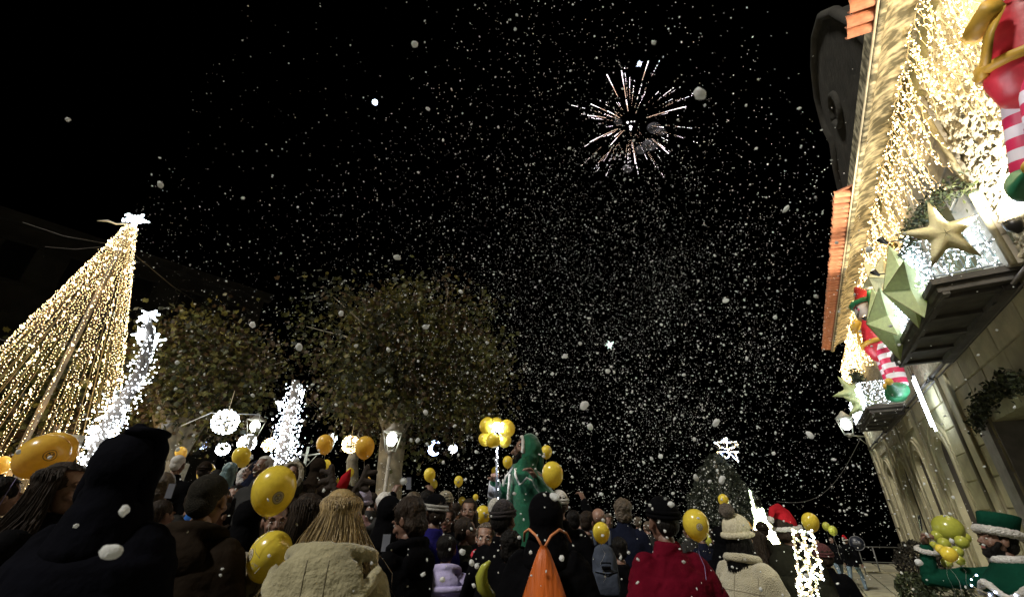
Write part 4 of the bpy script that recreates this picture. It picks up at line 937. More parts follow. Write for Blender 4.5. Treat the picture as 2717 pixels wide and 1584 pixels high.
# ---------------------------------------------------------------- falling foam snow
SNOW = pm("foam_snow", (.92, .94, .96), .8, var=.06, vs=80, bump=.4, bs=200, translucent=.45)
rg = np.random.default_rng(77); N = 32000; Ps = []; Ss = []
while len(Ps) < N:
    y_ = 16 * rg.random() ** .75 + .5; x_ = .22 * y_ + rg.normal(0, .34 * y_ + .1) if rg.random() < .80 else rg.uniform(-1.1, 1.0) * y_
    z_ = rg.uniform(.2, 11.5)
    el = (z_ - CAMH) / math.hypot(x_, y_)
    if z_ > 1.65 + 1.9 * math.hypot(x_, y_) or z_ < .3: continue
    if rg.random() > .25 + .75 * math.exp(-((el - .25) / .6) ** 2): continue
    p = Vector((x_, y_, z_))
    if p.dot(FN) < -FD + 1.1: continue
    if rg.random() > .55 + 1.1 * noise.noise(p * .45): continue
    Ps.append((x_, y_, z_)); Ss.append(rg.lognormal(-.05, .42) * .0056 * (1 if y_ > 1.5 else .45))
for (px, py, d, s) in ((295, 1462, .75, .0125), (330, 1354, .8, .009), (1857, 250, 1.1, .0145), (1925, 798, 1.6, .012), (1130, 867, 1.6, .010), (1490, 1480, 2.0, .013), (1030, 928, 1.7, .009), (425, 490, 1.5, .009), (1100, 118, 1.5, .010), (2438, 1492, 2.2, .016), (1500, 945, 1.8, .010), (2085, 555, 1.8, .012), (180, 318, 1.4, .007)):
    Ps.append(tuple(fd(px, py, d))); Ss.append(s)
Ps = np.array(Ps); Ss = np.array(Ss); near = np.arange(len(Ps)) >= N
def lumpy(V, F, seed):
    r = np.random.default_rng(seed); V = V * (1 + r.uniform(-.28, .28, (len(V), 1))); return V, F
V1, F1 = lumpy(ICO_V, ICO_F, 1); _a, _b = ico(3); V2, F2 = _a * np.array([[1 + .30 * noise.noise(Vector(v) * 1.3) + .06 * noise.noise(Vector(v) * 4.2)] for v in _a]), _b
big = (Ss / np.linalg.norm(Ps - np.array([0, 0, CAMH]), axis=1) > .0045) | near
def sc3(r, k): return np.stack([r, r * k, r * (2 - k)], 1)
kk = rg.uniform(.55, 1.25, len(Ps))
parts = []
for sel, V_, F_ in ((~big, V1, F1), (big, V2, F2)):
    R3 = rand_rot(rg, sel.sum()); L = V_[None] * sc3(Ss[sel], kk[sel])[:, None, :]; L = np.einsum('nij,nkj->nki', R3, L) + Ps[sel][:, None]; parts.append((L.reshape(-1, 3), (F_[None] + (np.arange(sel.sum()) * len(V_))[:, None, None]).reshape(-1, 3)))
V = np.concatenate([parts[0][0], parts[1][0]]); F = np.concatenate([parts[0][1], parts[1][1] + len(parts[0][0])])
sn = ob("falling_snow", np_mesh("falling_snow", V, F, [SNOW], None, True)); tag(sn, "white foam snowflakes drifting down over the whole square", "snow", kind="stuff")
# ================================================================ PEOPLE
def cm_(name, col, rough=.9, bump=.35, bs=30, var=.25, vs=7, sheen=0, **k): return pm(name, col, rough, bump=bump, bs=bs, var=var, vs=vs, sheen=sheen, detail=5, spec=.05, **k)
SK = [pm("skin_a", (.165, .088, .062), .5, var=.12, vs=12, bump=.1, bs=60), pm("skin_b", (.26, .15, .11), .5, var=.12, vs=12, bump=.1, bs=60), pm("skin_c", (.15, .08, .055), .5, var=.12, vs=12, bump=.1, bs=60)]
LIP = pm("lips", (.32, .10, .09), .45); EYEW = pm("eye_white", (.6, .58, .55), .3); IRIS = pm("eye_iris", (.03, .02, .015), .2); SEAM = pm("seam_thread", (.006, .005, .004), .9); TEETH = pm("teeth", (.7, .68, .6), .3); MOUTHD = pm("mouth_dark", (.05, .01, .01), .6)
H_BLK = pm("hair_black", (.005, .004, .0035), .6, spec=.15, var=.5, vs=30, bump=.7, bs=90, stretch=(1, 1, .25)); H_BRN = pm("hair_brown", (.018, .011, .007), .6, spec=.2, var=.5, vs=30, bump=.7, bs=90, stretch=(1, 1, .25))
H_BLD = pm("hair_blonde", (.36, .26, .12), .42, var=.45, vs=25, bump=.5, bs=90, stretch=(1, 1, .2)); H_GRY = pm("hair_grey", (.42, .40, .38), .6, var=.3, vs=40, bump=.6, bs=90); H_WHT = pm("hair_white", (.6, .58, .56), .6, var=.25, vs=40, bump=.6, bs=90)
H_TEAL = pm("hair_teal", (.12, .20, .22), .45, var=.5, vs=30, bump=.6, bs=90, stretch=(1, 1, .2)); H_LBR = pm("hair_light_brown", (.07, .05, .032), .5, var=.5, vs=30, bump=.8, bs=60); H_BUZZ = pm("hair_buzzed", (.018, .016, .012), .85, spec=.15, var=.35, vs=45, bump=.8, bs=160)
BLACK = cm_("cloth_black", (.002, .002, .0028)); NAVY = cm_("cloth_navy", (.007, .009, .020)); NAVYD = cm_("cloth_dark_navy", (.0016, .0018, .0042)); OLIVE = cm_("cloth_olive", (.013, .013, .009)); BROWN = cm_("cloth_brown", (.016, .011, .0075)); CREAM = cm_("cloth_cream", (.27, .235, .17), sheen=.3)
BEIGE = cm_("cloth_beige_wool", (.33, .30, .19), bump=.5, bs=60, sheen=.4); TEDDY = cm_("cloth_teddy", (.50, .45, .31), bump=1.0, bs=120, sheen=.5, var=.15); RED = cm_("cloth_red", (.10, .003, .012)); MAROON = cm_("cloth_maroon", (.035, .005, .008)); BLUE = cm_("cloth_blue", (.012, .010, .09)); LILAC = cm_("cloth_lilac", (.42, .38, .62), .5); GREYC = cm_("cloth_grey", (.03, .03, .03))
GREEN = cm_("cloth_green", (.007, .075, .038), bump=.4, sheen=.4); GREEND = cm_("cloth_dark_green", (.004, .040, .024)); JEANS = cm_("cloth_jeans", (.11, .15, .19)); DJEANS = cm_("cloth_dark_jeans", (.03, .035, .05)); WHITEF = cm_("white_fluff", (.62, .60, .58), bump=1, bs=90); ROYAL = cm_("cloth_royal", (.03, .12, .42)); PINKC = cm_("cloth_pink", (.32, .19, .19)); SREF = cm_("reflective_strip", (.5, .52, .55), .4)
DRED = cm_("cloth_dark_red", (.34, .012, .02)); SHOE = pm("shoe_black", (.02, .02, .02), .5)
SEAMS = {'cloth_beige_wool': pm('seam_beige', (.15, .13, .08)), 'cloth_cream': pm('seam_cream', (.13, .11, .08)), 'cloth_teddy': pm('seam_teddy', (.26, .23, .16)), 'cloth_red': pm('seam_red', (.05, .002, .006)), 'cloth_brown': pm('seam_brown', (.009, .006, .004))}
# head (origin at head centre, face +y)
def make_head():
    m = MB()
    m.ell((0, -.018, .035), (.077, .097, .086), None, 20, 14); m.ell((0, .02, -.012), (.064, .077, .088), None, 18, 12); m.ell((0, .028, -.066), (.05, .058, .048), None, 16, 10); m.ell((0, .072, -.092), (.022, .02, .017))
    m.cap((0, .092, .010), (0, .112, -.024), .009, .014, 10); m.ell((.013, .1, -.03), (.009, .012, .008)); m.ell((-.013, .1, -.03), (.009, .012, .008))
    for s in (-1, 1):
        m.ell((s * .032, .080, .026), (.027, .014, .010)); m.ell((s * .038, .064, -.028), (.024, .024, .022)); m.ell((s * .077, -.005, -.006), (.011, .021, .031)); m.ell((s * .082, -.014, .006), (.008, .012, .02))
    m.ell((0, .090, -.052), (.025, .013, .007)); m.ell((0, .087, -.066), (.022, .013, .008))
    return remesh(m, .0055, 2)
_hm = make_head(); HEADV = np.array([v.co[:] for v in _hm.vertices]); HEADF = [tuple(p.vertices) for p in _hm.polygons]
POSES = {'down': ((.26, -.03, 1.14), (.27, .09, .90)), 'pocket': ((.29, -.06, 1.15), (.22, .12, .96)), 'phone': ((.21, .22, 1.17), (.10, .40, 1.42)), 'high': ((.27, .12, 1.60), (.20, .22, 1.86)), 'cross': ((.25, .07, 1.13), (-.06, .24, 1.17)),
         'reach': ((.35, .22, 1.34), (.42, .48, 1.46)), 'low': ((.24, .12, 1.12), (.12, .36, 1.14)), 'out': ((.33, .12, 1.22), (.42, .34, 1.36)), 'back': ((.27, -.12, 1.16), (.16, -.2, .98))}
def hand(m, wrist, d, side, curl=.5, palm=None):
    d = Vector(d).normalized(); up = Vector(palm) if palm else Vector((0, 0, 1)); s = d.cross(up)
    if s.length < .1: s = Vector((1, 0, 0))
    s.normalize(); nrm = s.cross(d).normalized(); s = s * side
    R = Matrix((d, s, nrm)).transposed(); w_ = Vector(wrist)
    def L(a, b, c): return w_ + R @ Vector((a, b, c))
    m.path([L(-.03, 0, 0), L(0, 0, 0), L(.03, 0, 0), L(.07, 0, 0), L(.088, 0, 0)], [.026, .027, .034, .038, .028], 10, sq=.5)
    for k, (y, l) in enumerate(((-.030, .066), (-.010, .076), (.010, .072), (.029, .056))):
        c1 = curl * 1.1; p0 = L(.070, y, 0); p1 = L(.070 + l * .48 * math.cos(c1), y, -l * .48 * math.sin(c1)); c2 = c1 * 2.0; p2 = p1 + R @ Vector((l * .32 * math.cos(c2), 0, -l * .32 * math.sin(c2))); c3 = c1 * 2.7; p3 = p2 + R @ Vector((l * .24 * math.cos(c3), 0, -l * .24 * math.sin(c3)))
        m.path([p0, p1, p2, p3], [.0095, .009, .008, .0055], 7)
    m.path([L(.015, -.024, 0), L(.045, -.048, -.012), L(.065, -.055, -.03), L(.078, -.05, -.042)], [.014, .012, .010, .006], 7)
_cache = {}
def strands(parent, mat, n, length, seed, spread=.05, back=True, front=False, w_=.004, radius=.098, wave=.02, flow=(0, 0, 0), name="hair"):
    rr = random.Random(seed); m = MB(); fl = Vector(flow)
    for k in range(n):
        a = rr.uniform(0, 2 * math.pi) if front else rr.uniform(math.pi * 1.0 - .45, math.pi * 2 + .45)
        st = rr.uniform(.05, 1.0)
        p = Vector((math.cos(a) * radius * .82 * st, math.sin(a) * radius * st - .012, .045 + .088 * math.sqrt(max(0, 1 - st * st)))); pts = [p]
        out = Vector((math.cos(a) * .086, math.sin(a) * .106 - .015, .0)) * rr.uniform(1.0, 1.14)
        mid = Vector((out.x, out.y, .03)); pts.append((p + mid) / 2 + Vector((out.x, out.y, 0)) * .18 + Vector((0, 0, .018))); pts.append(mid)
        L = length * rr.uniform(.72, 1.05); ph = rr.uniform(0, 6); nseg = 6; sp = rr.gauss(1, .4) * spread
        for j in range(1, nseg + 1):
            t = j / nseg; q = Vector((out.x * (1 + sp * 4 * t) + wave * math.sin(ph + t * 7) * t, out.y * (1 + sp * t) - .01 * t + wave * math.cos(ph + t * 6) * .6 * t, .03 - L * t)) + fl * t * t
            if back and q.y > -.055 and t > .25: q.y = min(q.y, -.02 - .04 * t) if abs(q.x) < .07 else q.y
            pts.append(q)
        r = w_ * rr.uniform(.7, 1.3); m.path(pts, [r * .6, r, r] + [r] * (nseg - 1) + [r * .15], 3, cap=False, sq=.6)
    return ob(name, m, mat, parent)
PEOPLE = []
def person(px, py, hp, yaw, label, coat=BLACK, hem=.80, puff=1.0, legs=DJEANS, hair='short', hairm=H_BRN, hat=None, hatm=None, hood=None, arms=('down', 'down'), head=(0, 0), face=False, skin=0, k=None, hs=1.0, group=None, vox=.02,
           depth=None, name="person", smile=False, beard=None, glasses=False, hoodm=None, pomm=None, nz=.006, lean=0, stride=0, curl=.6, skirt=1.0, topz=1.765, mouth=None, low_res=False):
    d = depth or 1142 * .245 * (hs if k is None else hs * k) / hp
    T = fd(px, py, d); g_ = gz(T.x, T.y); lift = 0
    if k is None: k = (T.z - g_) / topz
    else: lift = T.z - g_ - topz * k
    PEOPLE.append((label[:40], round(d, 2), round(k * topz, 2), round(lift, 2)))
    root = empty("person", (T.x, T.y, g_ + lift), R_(yaw), None, k); tag(root, label, "person", group)
    shz = 1.42
    # arms
    A = []
    for side, ps in zip((-1, 1), arms):
        e, w_ = (POSES[ps] if isinstance(ps, str) else ps); e = Vector((e[0] * side, e[1], e[2])); w_ = Vector((w_[0] * side, w_[1], w_[2])); A.append((Vector((.185 * side, 0, shz)), e, w_, side))
    hipw = .10; LG = []
    for side in (-1, 1):
        st = stride * side; LG.append((Vector((side * hipw, 0, .92)), Vector((side * .105, .03 + .22 * st, .50)), Vector((side * .11, .30 * st - (.02 if st >= 0 else .08), .085 + (.04 if st < 0 else 0)))))
    # body (skin)
    m = MB(); m.cap((0, 0, .98), (0, -.01, 1.32), .10, .12, 12); m.cap((0, -.01, 1.38), (0, .0, 1.56), .06, .05, 12); m.cap((-.13, 0, 1.39), (.13, 0, 1.39), .055, .055, 10)
    for (a, b, c, s) in A: m.cap(a, b, .042, .036, 8); m.cap(b, c, .036, .027, 8)
    for (a, b, c) in LG: m.cap(a, b, .075, .05, 8); m.cap(b, c, .05, .04, 8); m.cap(c, c + Vector((0, .12, -.03)), .04, .03, 8)
    key = ('b', tuple(arms) if all(isinstance(x, str) for x in arms) else str(arms), stride, low_res)
    if key not in _cache:
        r = remesh(m, .03 if low_res else .022, 2); _cache[key] = (np.array([v.co[:] for v in r.vertices]), [tuple(p.vertices) for p in r.polygons])
    V, F = _cache[key]
    hc = Vector((0, .015, 1.645)); HR = Matrix.Rotation(R_(head[0]), 3, 'Z') @ Matrix.Rotation(R_(head[1]), 3, 'X')
    mb = MB(); mb.v = [tuple(v) for v in V]; mb.f = list(F); mb.m = [0] * len(F)
    hv = [HR @ (Vector(v) * hs) + hc for v in HEADV]; mb.add(hv, HEADF)
    for (a, b, c, s) in A: hand(mb, c, c - b, -s, curl)
    ob("body", mb, SK[skin], root)
    
    HM = Matrix.Translation(hc) @ HR.to_4x4() @ Matrix.Scale(hs, 4)
    def hob(nm, mb_, mat):
        if isinstance(mb_, MB): mb_.xf(HM); return ob(nm, mb_, mat, root)
        mb_.transform(HM); return ob(nm, mb_, mat, root)
    if face:
        for s in (-1, 1):
            m = MB(); m.ell((s * .031, .083, .003), (.0125, .009, .0058 if not smile else .0045), None, 10, 8); m.mi = 1; m.ell((s * .031, .0905, .003), (.0052, .003, .0050), None, 8, 6); m.xf(HM); ob("eye", m.mesh("eye", mats=[EYEW, IRIS]), None, root)
        m = MB()
        for s in (-1, 1): m.path([(s * .014, .094, .026), (s * .032, .094, .033), (s * .05, .080, .027)], [.003, .004, .002], 5)
        hob("eyebrows", m, hairm)
        m = MB(); sm = .006 if smile else 0
        if mouth == 'open': m.ell((0, .098, -.062), (.018, .008, .018)); hob("mouth", m, MOUTHD)
        elif smile: m.path([(-.027, .088, -.050 + sm * .5), (-.012, .101, -.059), (.012, .101, -.059), (.027, .088, -.050 + sm * .5)], [.003, .006, .006, .003], 6); hob("mouth", m, TEETH)
        else: m.path([(-.023, .093, -.057), (0, .103, -.056), (.023, .093, -.057)], [.002, .0055, .002], 6); m.path([(-.018, .093, -.063), (0, .102, -.065), (.018, .093, -.063)], [.002, .006, .002], 6); hob("mouth", m, LIP)
    if glasses:
        m = MB()
        for s in (-1, 1): m.path([(s * .032 + .021 * math.cos(a), .104, .004 + .016 * math.sin(a)) for a in [q * math.pi / 6 for q in range(13)]], .0028, 4); m.path([(s * .053, .103, .006), (s * .078, 0, .008)], .0026, 4)
        m.path([(-.011, .106, .006), (.011, .106, .006)], .0028, 4); hob("glasses", m, BLACK)
    if beard:
        m = MB(); m.ell((0, .03, -.075), (.058, .066, .055), None, 14, 10); m.ell((0, .078, -.1), (.03, .026, .03)); m.cap((-.028, .098, -.044), (.028, .098, -.044), .008, .008); m.cap((-.062, .03, -.02), (-.05, .06, -.07), .018, .02); m.cap((.062, .03, -.02), (.05, .06, -.07), .018, .02)
        hob("beard", remesh(m, .008, 1, .004, 60), beard)
    # hair
    if hair in ('short', 'curly', 'bob', 'long', 'buzz', 'pony') and hat not in ('full',):
        t = {'short': 1.0, 'curly': 1.14, 'bob': 1.08, 'long': 1.05, 'buzz': .945, 'pony': 1.0}[hair]
        m = MB(); m.ell((0, -.026, .045), (.086 * t, .103 * t, .088 * t), None, 20, 14); m.ell((0, -.058, -.01), (.074 * t, .062 * t, .07 * t), None, 16, 10)
        if hair in ('bob', 'curly', 'long'): m.ell((0, -.055, -.045), (.083 * t, .06 * t, .08))
        r = remesh(m, .009, 1, {'curly': .014, 'buzz': .001}.get(hair, .005), {'curly': 26, 'buzz': 10}.get(hair, 30))
        bm = bmesh.new(); bm.from_mesh(r)
        bmesh.ops.delete(bm, geom=[f for f in bm.faces if (lambda c: c.y > .052 - max(0, c.z - .05) * .9 and c.z < .095)(f.calc_center_median())], context='FACES'); bm.to_mesh(r); bm.free()
        hob("hair", r, hairm)
    if hair == 'long' and not low_res:
        o = strands(root, hairm, 260 if vox > .014 else 1100, .36, px, w_=.006 if vox > .014 else .004); o.data.transform(HM @ Matrix.Scale(.86 if hat else 1, 4))
    elif hair == 'long':
        m = MB(); m.cap((-.05, -.05, -.02), (-.07, -.06, -.3), .05, .035); m.cap((.05, -.05, -.02), (.07, -.06, -.3), .05, .035); m.cap((0, -.08, 0), (0, -.09, -.3), .05, .045); hob("hair", remesh(m, .014, 1, .008, 18), hairm)
    if hair == 'pony':
        m = MB(); m.path([(0, -.11, .05), (0, -.16, .03), (.01, -.165, -.08), (0, -.15, -.2), (.01, -.13, -.3)], [.02, .034, .036, .028, .006], 8); hob("ponytail", m, hairm)
    # headwear
    if hat == 'beanie':
        m = MB(); m.ell((0, -.016, .052), (.089, .110, .096), None, 20, 14); r = remesh(m, .01, 1); bm = bmesh.new(); bm.from_mesh(r); bmesh.ops.delete(bm, geom=[f for f in bm.faces if f.calc_center_median().z < .02 + .1 * f.calc_center_median().y], context='FACES'); bm.to_mesh(r); bm.free(); hob("hat", r, hatm or BLACK)
        m = MB(); m.path([(.088 * math.cos(a), -.016 + .108 * math.sin(a), .035 + .012 * math.sin(a)) for a in [q * math.pi / 10 for q in range(21)]], .0115, 8); m.path([(.088 * math.cos(a), -.016 + .108 * math.sin(a), .058 + .012 * math.sin(a)) for a in [q * math.pi / 10 for q in range(21)]], .012, 8); hob("hat_brim", m, (hoodm or hatm or BLACK))
    if hat in ('bobble',):
        m = MB(); m.ell((0, -.02, .06), (.102, .122, .115), None, 20, 14); r = remesh(m, .009, 1, .004, 30); bm = bmesh.new(); bm.from_mesh(r); bmesh.ops.delete(bm, geom=[f for f in bm.faces if f.calc_center_median().z < .005 + .1 * f.calc_center_median().y], context='FACES'); bm.to_mesh(r); bm.free(); hob("hat", r, hatm)
        m = MB(); m.path([(.1 * math.cos(a), -.02 + .12 * math.sin(a), .02 + .012 * math.sin(a)) for a in [q * math.pi / 10 for q in range(21)]], .024, 8); hob("hat_brim", m, hatm)
        m = MB(); m.ell((0, -.1, .19), (.06, .06, .058), None, 14, 10); hob("pompom", remesh(m, .009, 0, .012, 60), pomm or hoodm or hatm)
    if hat == 'santa':
        m = MB(); m.path([(0, -.015, .03), (0, -.02, .09), (0, -.035, .15), (0, -.07, .19), (-.0, -.13, .18), (0, -.17, .12)], [.088, .088, .068, .046, .03, .018], 16); hob("hat", m, DRED)
        m = MB(); m.path([(.095 * math.cos(a), -.012 + .112 * math.sin(a), .032 + .01 * math.sin(a)) for a in [q * math.pi / 10 for q in range(21)]], .021, 8); m.ell((0, -.18, .1), (.03, .03, .03)); hob("hat_trim", remesh(m, .008, 0, .006, 70), WHITEF)
    if hood == 'up':
        sh = -.035 if face else 0; cy_ = .012 if face else .055
        m = MB(); m.ell((0, -.028 + sh, .03), (.106, .118, .128), None, 22, 16); m.ell((0, -.03 + sh, -.07), (.11, .10, .09), None, 18, 12); m.cap((0, -.03, -.1), (0, -.02, -.22), .115, .15, 16); r = remesh(m, .011, 2, .006, 9)
        bm = bmesh.new(); bm.from_mesh(r); bmesh.ops.delete(bm, geom=[f for f in bm.faces if (lambda c: c.y > cy_ and abs(c.x) < .09 and -.13 < c.z < .12)(f.calc_center_median())], context='FACES'); bm.to_mesh(r); bm.free(); hob("hood", r, hoodm or coat)
    if hood == 'fur':
        m = MB(); m.ell((0, -.035, .03), (.115, .12, .13), None, 22, 16); m.cap((0, -.03, -.08), (0, -.02, -.2), .11, .14, 14); r = remesh(m, .012, 1); bm = bmesh.new(); bm.from_mesh(r); bmesh.ops.delete(bm, geom=[f for f in bm.faces if (lambda c: c.y > .04 and abs(c.x) < .09)(f.calc_center_median())], context='FACES'); bm.to_mesh(r); bm.free(); hob("hood", r, hoodm or coat)
        m = MB(); m.path([(.105 * math.cos(a), .05, -.01 + .135 * math.sin(a)) for a in [q * math.pi / 10 for q in range(21)]], .026, 8); hob("fur_trim", remesh(m, .009, 0, .012, 60), pm("fur_beige", (.42, .37, .28), .9, bump=1, bs=90))
    if hood == 'down' or hood == 'big':
        m = MB(); b = 1.35 if hood == 'big' else 1.0
        m.path([(.12 * b * math.cos(a), -.01 + .10 * b * math.sin(a), 1.50 - .03 * math.sin(a)) for a in [q * math.pi / 10 for q in range(21)]], .034, 10); m.ell((0, -.12 * b, 1.41), (.14 * b, .055 if hood == 'down' else .040, .10 * b), None, 16, 10)
        if hood == 'big':
            m.cap((0, -.145, 1.36), (0, -.15, 1.20), .075, .02, 12)
            for s in (-1, 1): m.path([(s * .21, -.05, 1.45), (s * .19, -.14, 1.40), (s * .13, -.19, 1.31), (s * .06, -.205, 1.23), (0, -.205, 1.195)], [.03, .028, .024, .024, .026], 8); m.path([(s * .15, -.10, 1.47), (s * .09, -.185, 1.40), (s * .03, -.20, 1.31)], [.02, .014, .008], 8)
        hme = remesh(m, .011 if hood == 'big' else .014, 1, .005, 12, .9 if hood == 'big' else 0); ob("hood", hme, hoodm or coat, root)
        if hood == 'big':
            from mathutils.bvhtree import BVHTree
            bv = BVHTree.FromPolygons([tuple(v.co) for v in hme.vertices], [tuple(q.vertices) for q in hme.polygons])
            for x in (-.042, .042):
                out = [h[0] for h in [bv.ray_cast(Vector((x, -1, 1.50 - k * .018)), Vector((0, 1, 0))) for k in range(11)] if h[0] is not None]
                if len(out) > 2: m = MB(); m.path(out, .0024, 5); ob("seam", m, SEAMS.get(coat.name, SEAM), root)
    # coat
    p = puff; m = MB(); sk = skirt
    rs = [(0, 0, hem, .20 * p * sk, .155 * p * sk)]
    if hem < .7: rs.append((0, 0, .8, .19 * p * (1 + sk) / 2, .15 * p))
    rs += [(0, 0, .95, .183 * p, .145 * p), (0, 0, 1.1, .172 * p, .135 * p), (0, -.005, 1.25, .192 * p, .140 * p), (0, -.005, 1.36, .195 * p, .125 * p), (0, -.005, 1.44, .135, .095), (0, -.005, 1.49, .085, .078), (0, 0, 1.545, .073, .07)]
    m.rings(rs, 22)
    for (a, b, c, s) in A:
        e = b + (c - b) * .88; pa = min(p, 1.2); m.cap(a - Vector((s * .03, 0, .02)), b, .078 * pa, .062 * pa, 12); m.cap(b, e, .062 * pa, .050 * pa, 12)
    ck = ('c', tuple(arms) if all(isinstance(x, str) for x in arms) else str(arms), hem, puff, skirt, vox, nz)
    if ck in _cache: cme = _cache[ck].copy()
    else:
        cme = remesh(m, vox, 2 if vox > .015 else 6, nz, 5.5, 1.3 if vox < .02 else 0); _cache[ck] = cme.copy()
    co = ob("coat", cme, coat, root)
    if vox < .0145 and depth and depth < 3.4 and coat in (BEIGE, TEDDY, CREAM):
        from mathutils.bvhtree import BVHTree
        bv = BVHTree.FromPolygons([tuple(v.co) for v in cme.vertices], [tuple(q.vertices) for q in cme.polygons])
        def seam(pts):
            out = []
            for (x, z) in pts:
                h = bv.ray_cast(Vector((x, -1, z)), Vector((0, 1, 0)))
                if h[0] is not None: out.append(h[0] + Vector((0, -.0015, 0)))
            if len(out) > 2:
                m = MB(); m.path(out, .0028, 5); ob("seam", m, SEAMS.get(coat.name, SEAM), root)
        seam([(.004 * math.sin(z * 9), z) for z in [hem + .02 + k * (1.44 - hem) / 24 for k in range(25)]])
        seam([(x, 1.30 + .01 * math.cos(x * 9)) for x in [-.19 + k * .38 / 18 for k in range(19)]])
        for s in (-1, 1): seam([(s * (.19 - .03 * math.sin((z - 1.1) * 4)), z) for z in [1.08 + k * .32 / 12 for k in range(13)]])
    # trousers and shoes
    if not low_res or stride:
        tk = ('t', stride)
        if tk not in _cache:
            m = MB(); m.ell((0, 0, .93), (.165, .125, .13), None, 16, 10)
            for (a, b, c) in LG: m.cap(a, b, .098, .07, 12); m.cap(b, c, .07, .058, 12)
            _cache[tk] = remesh(m, .022, 1, .006, 7)
            m = MB()
            for (a, b, c) in LG: m.cap(c + Vector((0, -.03, -.03)), c + Vector((0, .15, -.045)), .048, .042, 10); m.cap(c + Vector((0, 0, .03)), c + Vector((0, 0, -.02)), .055, .05, 10)
            _cache[('s', stride)] = remesh(m, .018, 1)
        ob("trousers", _cache[tk].copy(), legs, root); ob("shoes", _cache[('s', stride)].copy(), SHOE, root)
    
    return root, HM, k, d, T
def hx(HM, parent, name, mb, mat):
    mb.xf(HM); return ob(name, mb, mat, parent)
# ---- near row -------------------------------------------------------------
r, HM, *_ = person(186, 1234, 112, -82, "smiling woman with long dark wavy hair in profile beside the big hooded man", BLACK, hair='long', hairm=H_BRN, face=True, smile=True, vox=.013, depth=2.45, arms=('down', 'down'))
o = strands(r, H_BRN, 700, .62, 91, spread=.10, w_=.005, wave=.05, flow=(-.05, -.28, 0)); o.data.transform(HM)
r, HM, *_ = person(378, 1158, 195, 6, "big man in a dark navy coat with his hood up, left foreground, back view", NAVYD, .62, 1.42, hood='up', hat=None, vox=.013, depth=1.95, hs=1.1, topz=1.80, nz=.010)
m = MB(); m.ell((.02, -.02, .150), (.075, .09, .022)); m.ell((-.01, -.03, .170), (.022, .02, .016)); m.cap((.085, -.03, .10), (.085, -.04, -.06), .035, .04); m.cap((-.085, -.03, .10), (-.085, -.04, -.06), .035, .04); q = remesh(m, .012, 3, .006, 14); q.transform(HM); ob("hood_seam", q, NAVYD, r)
r, HM, *_ = person(569, 1262, 122, 2, "man with buzzed dark hair in a brown hooded coat seen from behind", BROWN, .7, 1.22, hair='buzz', hairm=H_BUZZ, hood='down', vox=.013, depth=2.35, hs=1.02, nz=.010)
r, HM, kk_, dd_, TT = person(915, 1297, 140, 3, "blonde woman in a beige hooded coat wearing reindeer antlers, seen from behind", BEIGE, .45, 1.12, hair='long', hairm=H_BLD, hood='big', vox=.012, depth=2.0, skirt=1.15, nz=.008, hs=.88)
o = strands(r, H_BLD, 3000, .46, 17, spread=.27, w_=.0019, wave=.04); o.data.transform(HM)
o = strands(r, pm("hair_dark_blonde", (.10, .066, .03), .45, var=.4, vs=25), 1400, .44, 18, spread=.25, w_=.002, wave=.04)
o.data.transform(HM); o = strands(r, pm("hair_pale_blonde", (.55, .42, .24), .4, var=.3, vs=25), 500, .46, 19, spread=.27, w_=.0018, wave=.05); o.data.transform(HM)
m = MB(); m.path([(.10, .02, .02), (.085, 0, .09), (.045, 0, .135), (0, 0, .148), (-.045, 0, .135), (-.085, 0, .09), (-.10, .02, .02)], .014, 8)
band = hx(HM, r, "headband", m, pm("antler_brown", (.022, .014, .010), .9, bump=.6, bs=60))
for s in (-1, 1):
    m = MB(); AS = Matrix.Translation((s * .045, 0, .12)) @ Matrix.Scale(.62, 4) @ Matrix.Translation((-s * .045, 0, -.12)); m.cap((s * .045, 0, .13), (s * .105, 0, .215), .030, .032, 10); m.cap((s * .105, 0, .215), (s * .125, 0, .32), .032, .026, 10); m.cap((s * .105, 0, .215), (s * .19, 0, .20), .030, .026, 10); m.cap((s * .12, 0, .27), (s * .2, .0, .285), .024, .022, 8); m.cap((s * .07, 0, .16), (s * .15, 0, .145), .026, .022, 8)
    q = remesh(m, .009, 1); q.transform(HM @ AS); ob("antler", q, MATS["antler_brown"], r)
m = MB(); m.path([(-.02, -.01, .14), (-.005, -.015, .19), (.012, -.015, .235)], [.030, .026, .003], 10); hx(HM, r, "red_cone", m, DRED)
r, HM, *_ = person(828, 1316, 95, 12, "dark haired woman in a cream coat just left of the blonde woman", CREAM, .45, 1.1, hair='long', hairm=H_BRN, vox=.014, depth=2.55, skirt=1.2)
r, HM, *_ = person(742, 1335, 72, -150, "person in a cream coat reaching out an arm behind the large gold balloon", CREAM, .6, 1.08, hair='short', arms=('down', 'reach'), vox=.016, depth=3.0, face=True, smile=True)
r, HM, *_ = person(1092, 1330, 98, 58, "dark haired boy in a black jacket looking down at his phone", BLACK, .72, 1.12, hair='curly', hairm=H_BRN, hood='down', vox=.013, depth=2.95, head=(10, -22), face=True, arms=('low', 'low'), hs=1.0)
TM_ = fd(1026, 1440, 2.25)
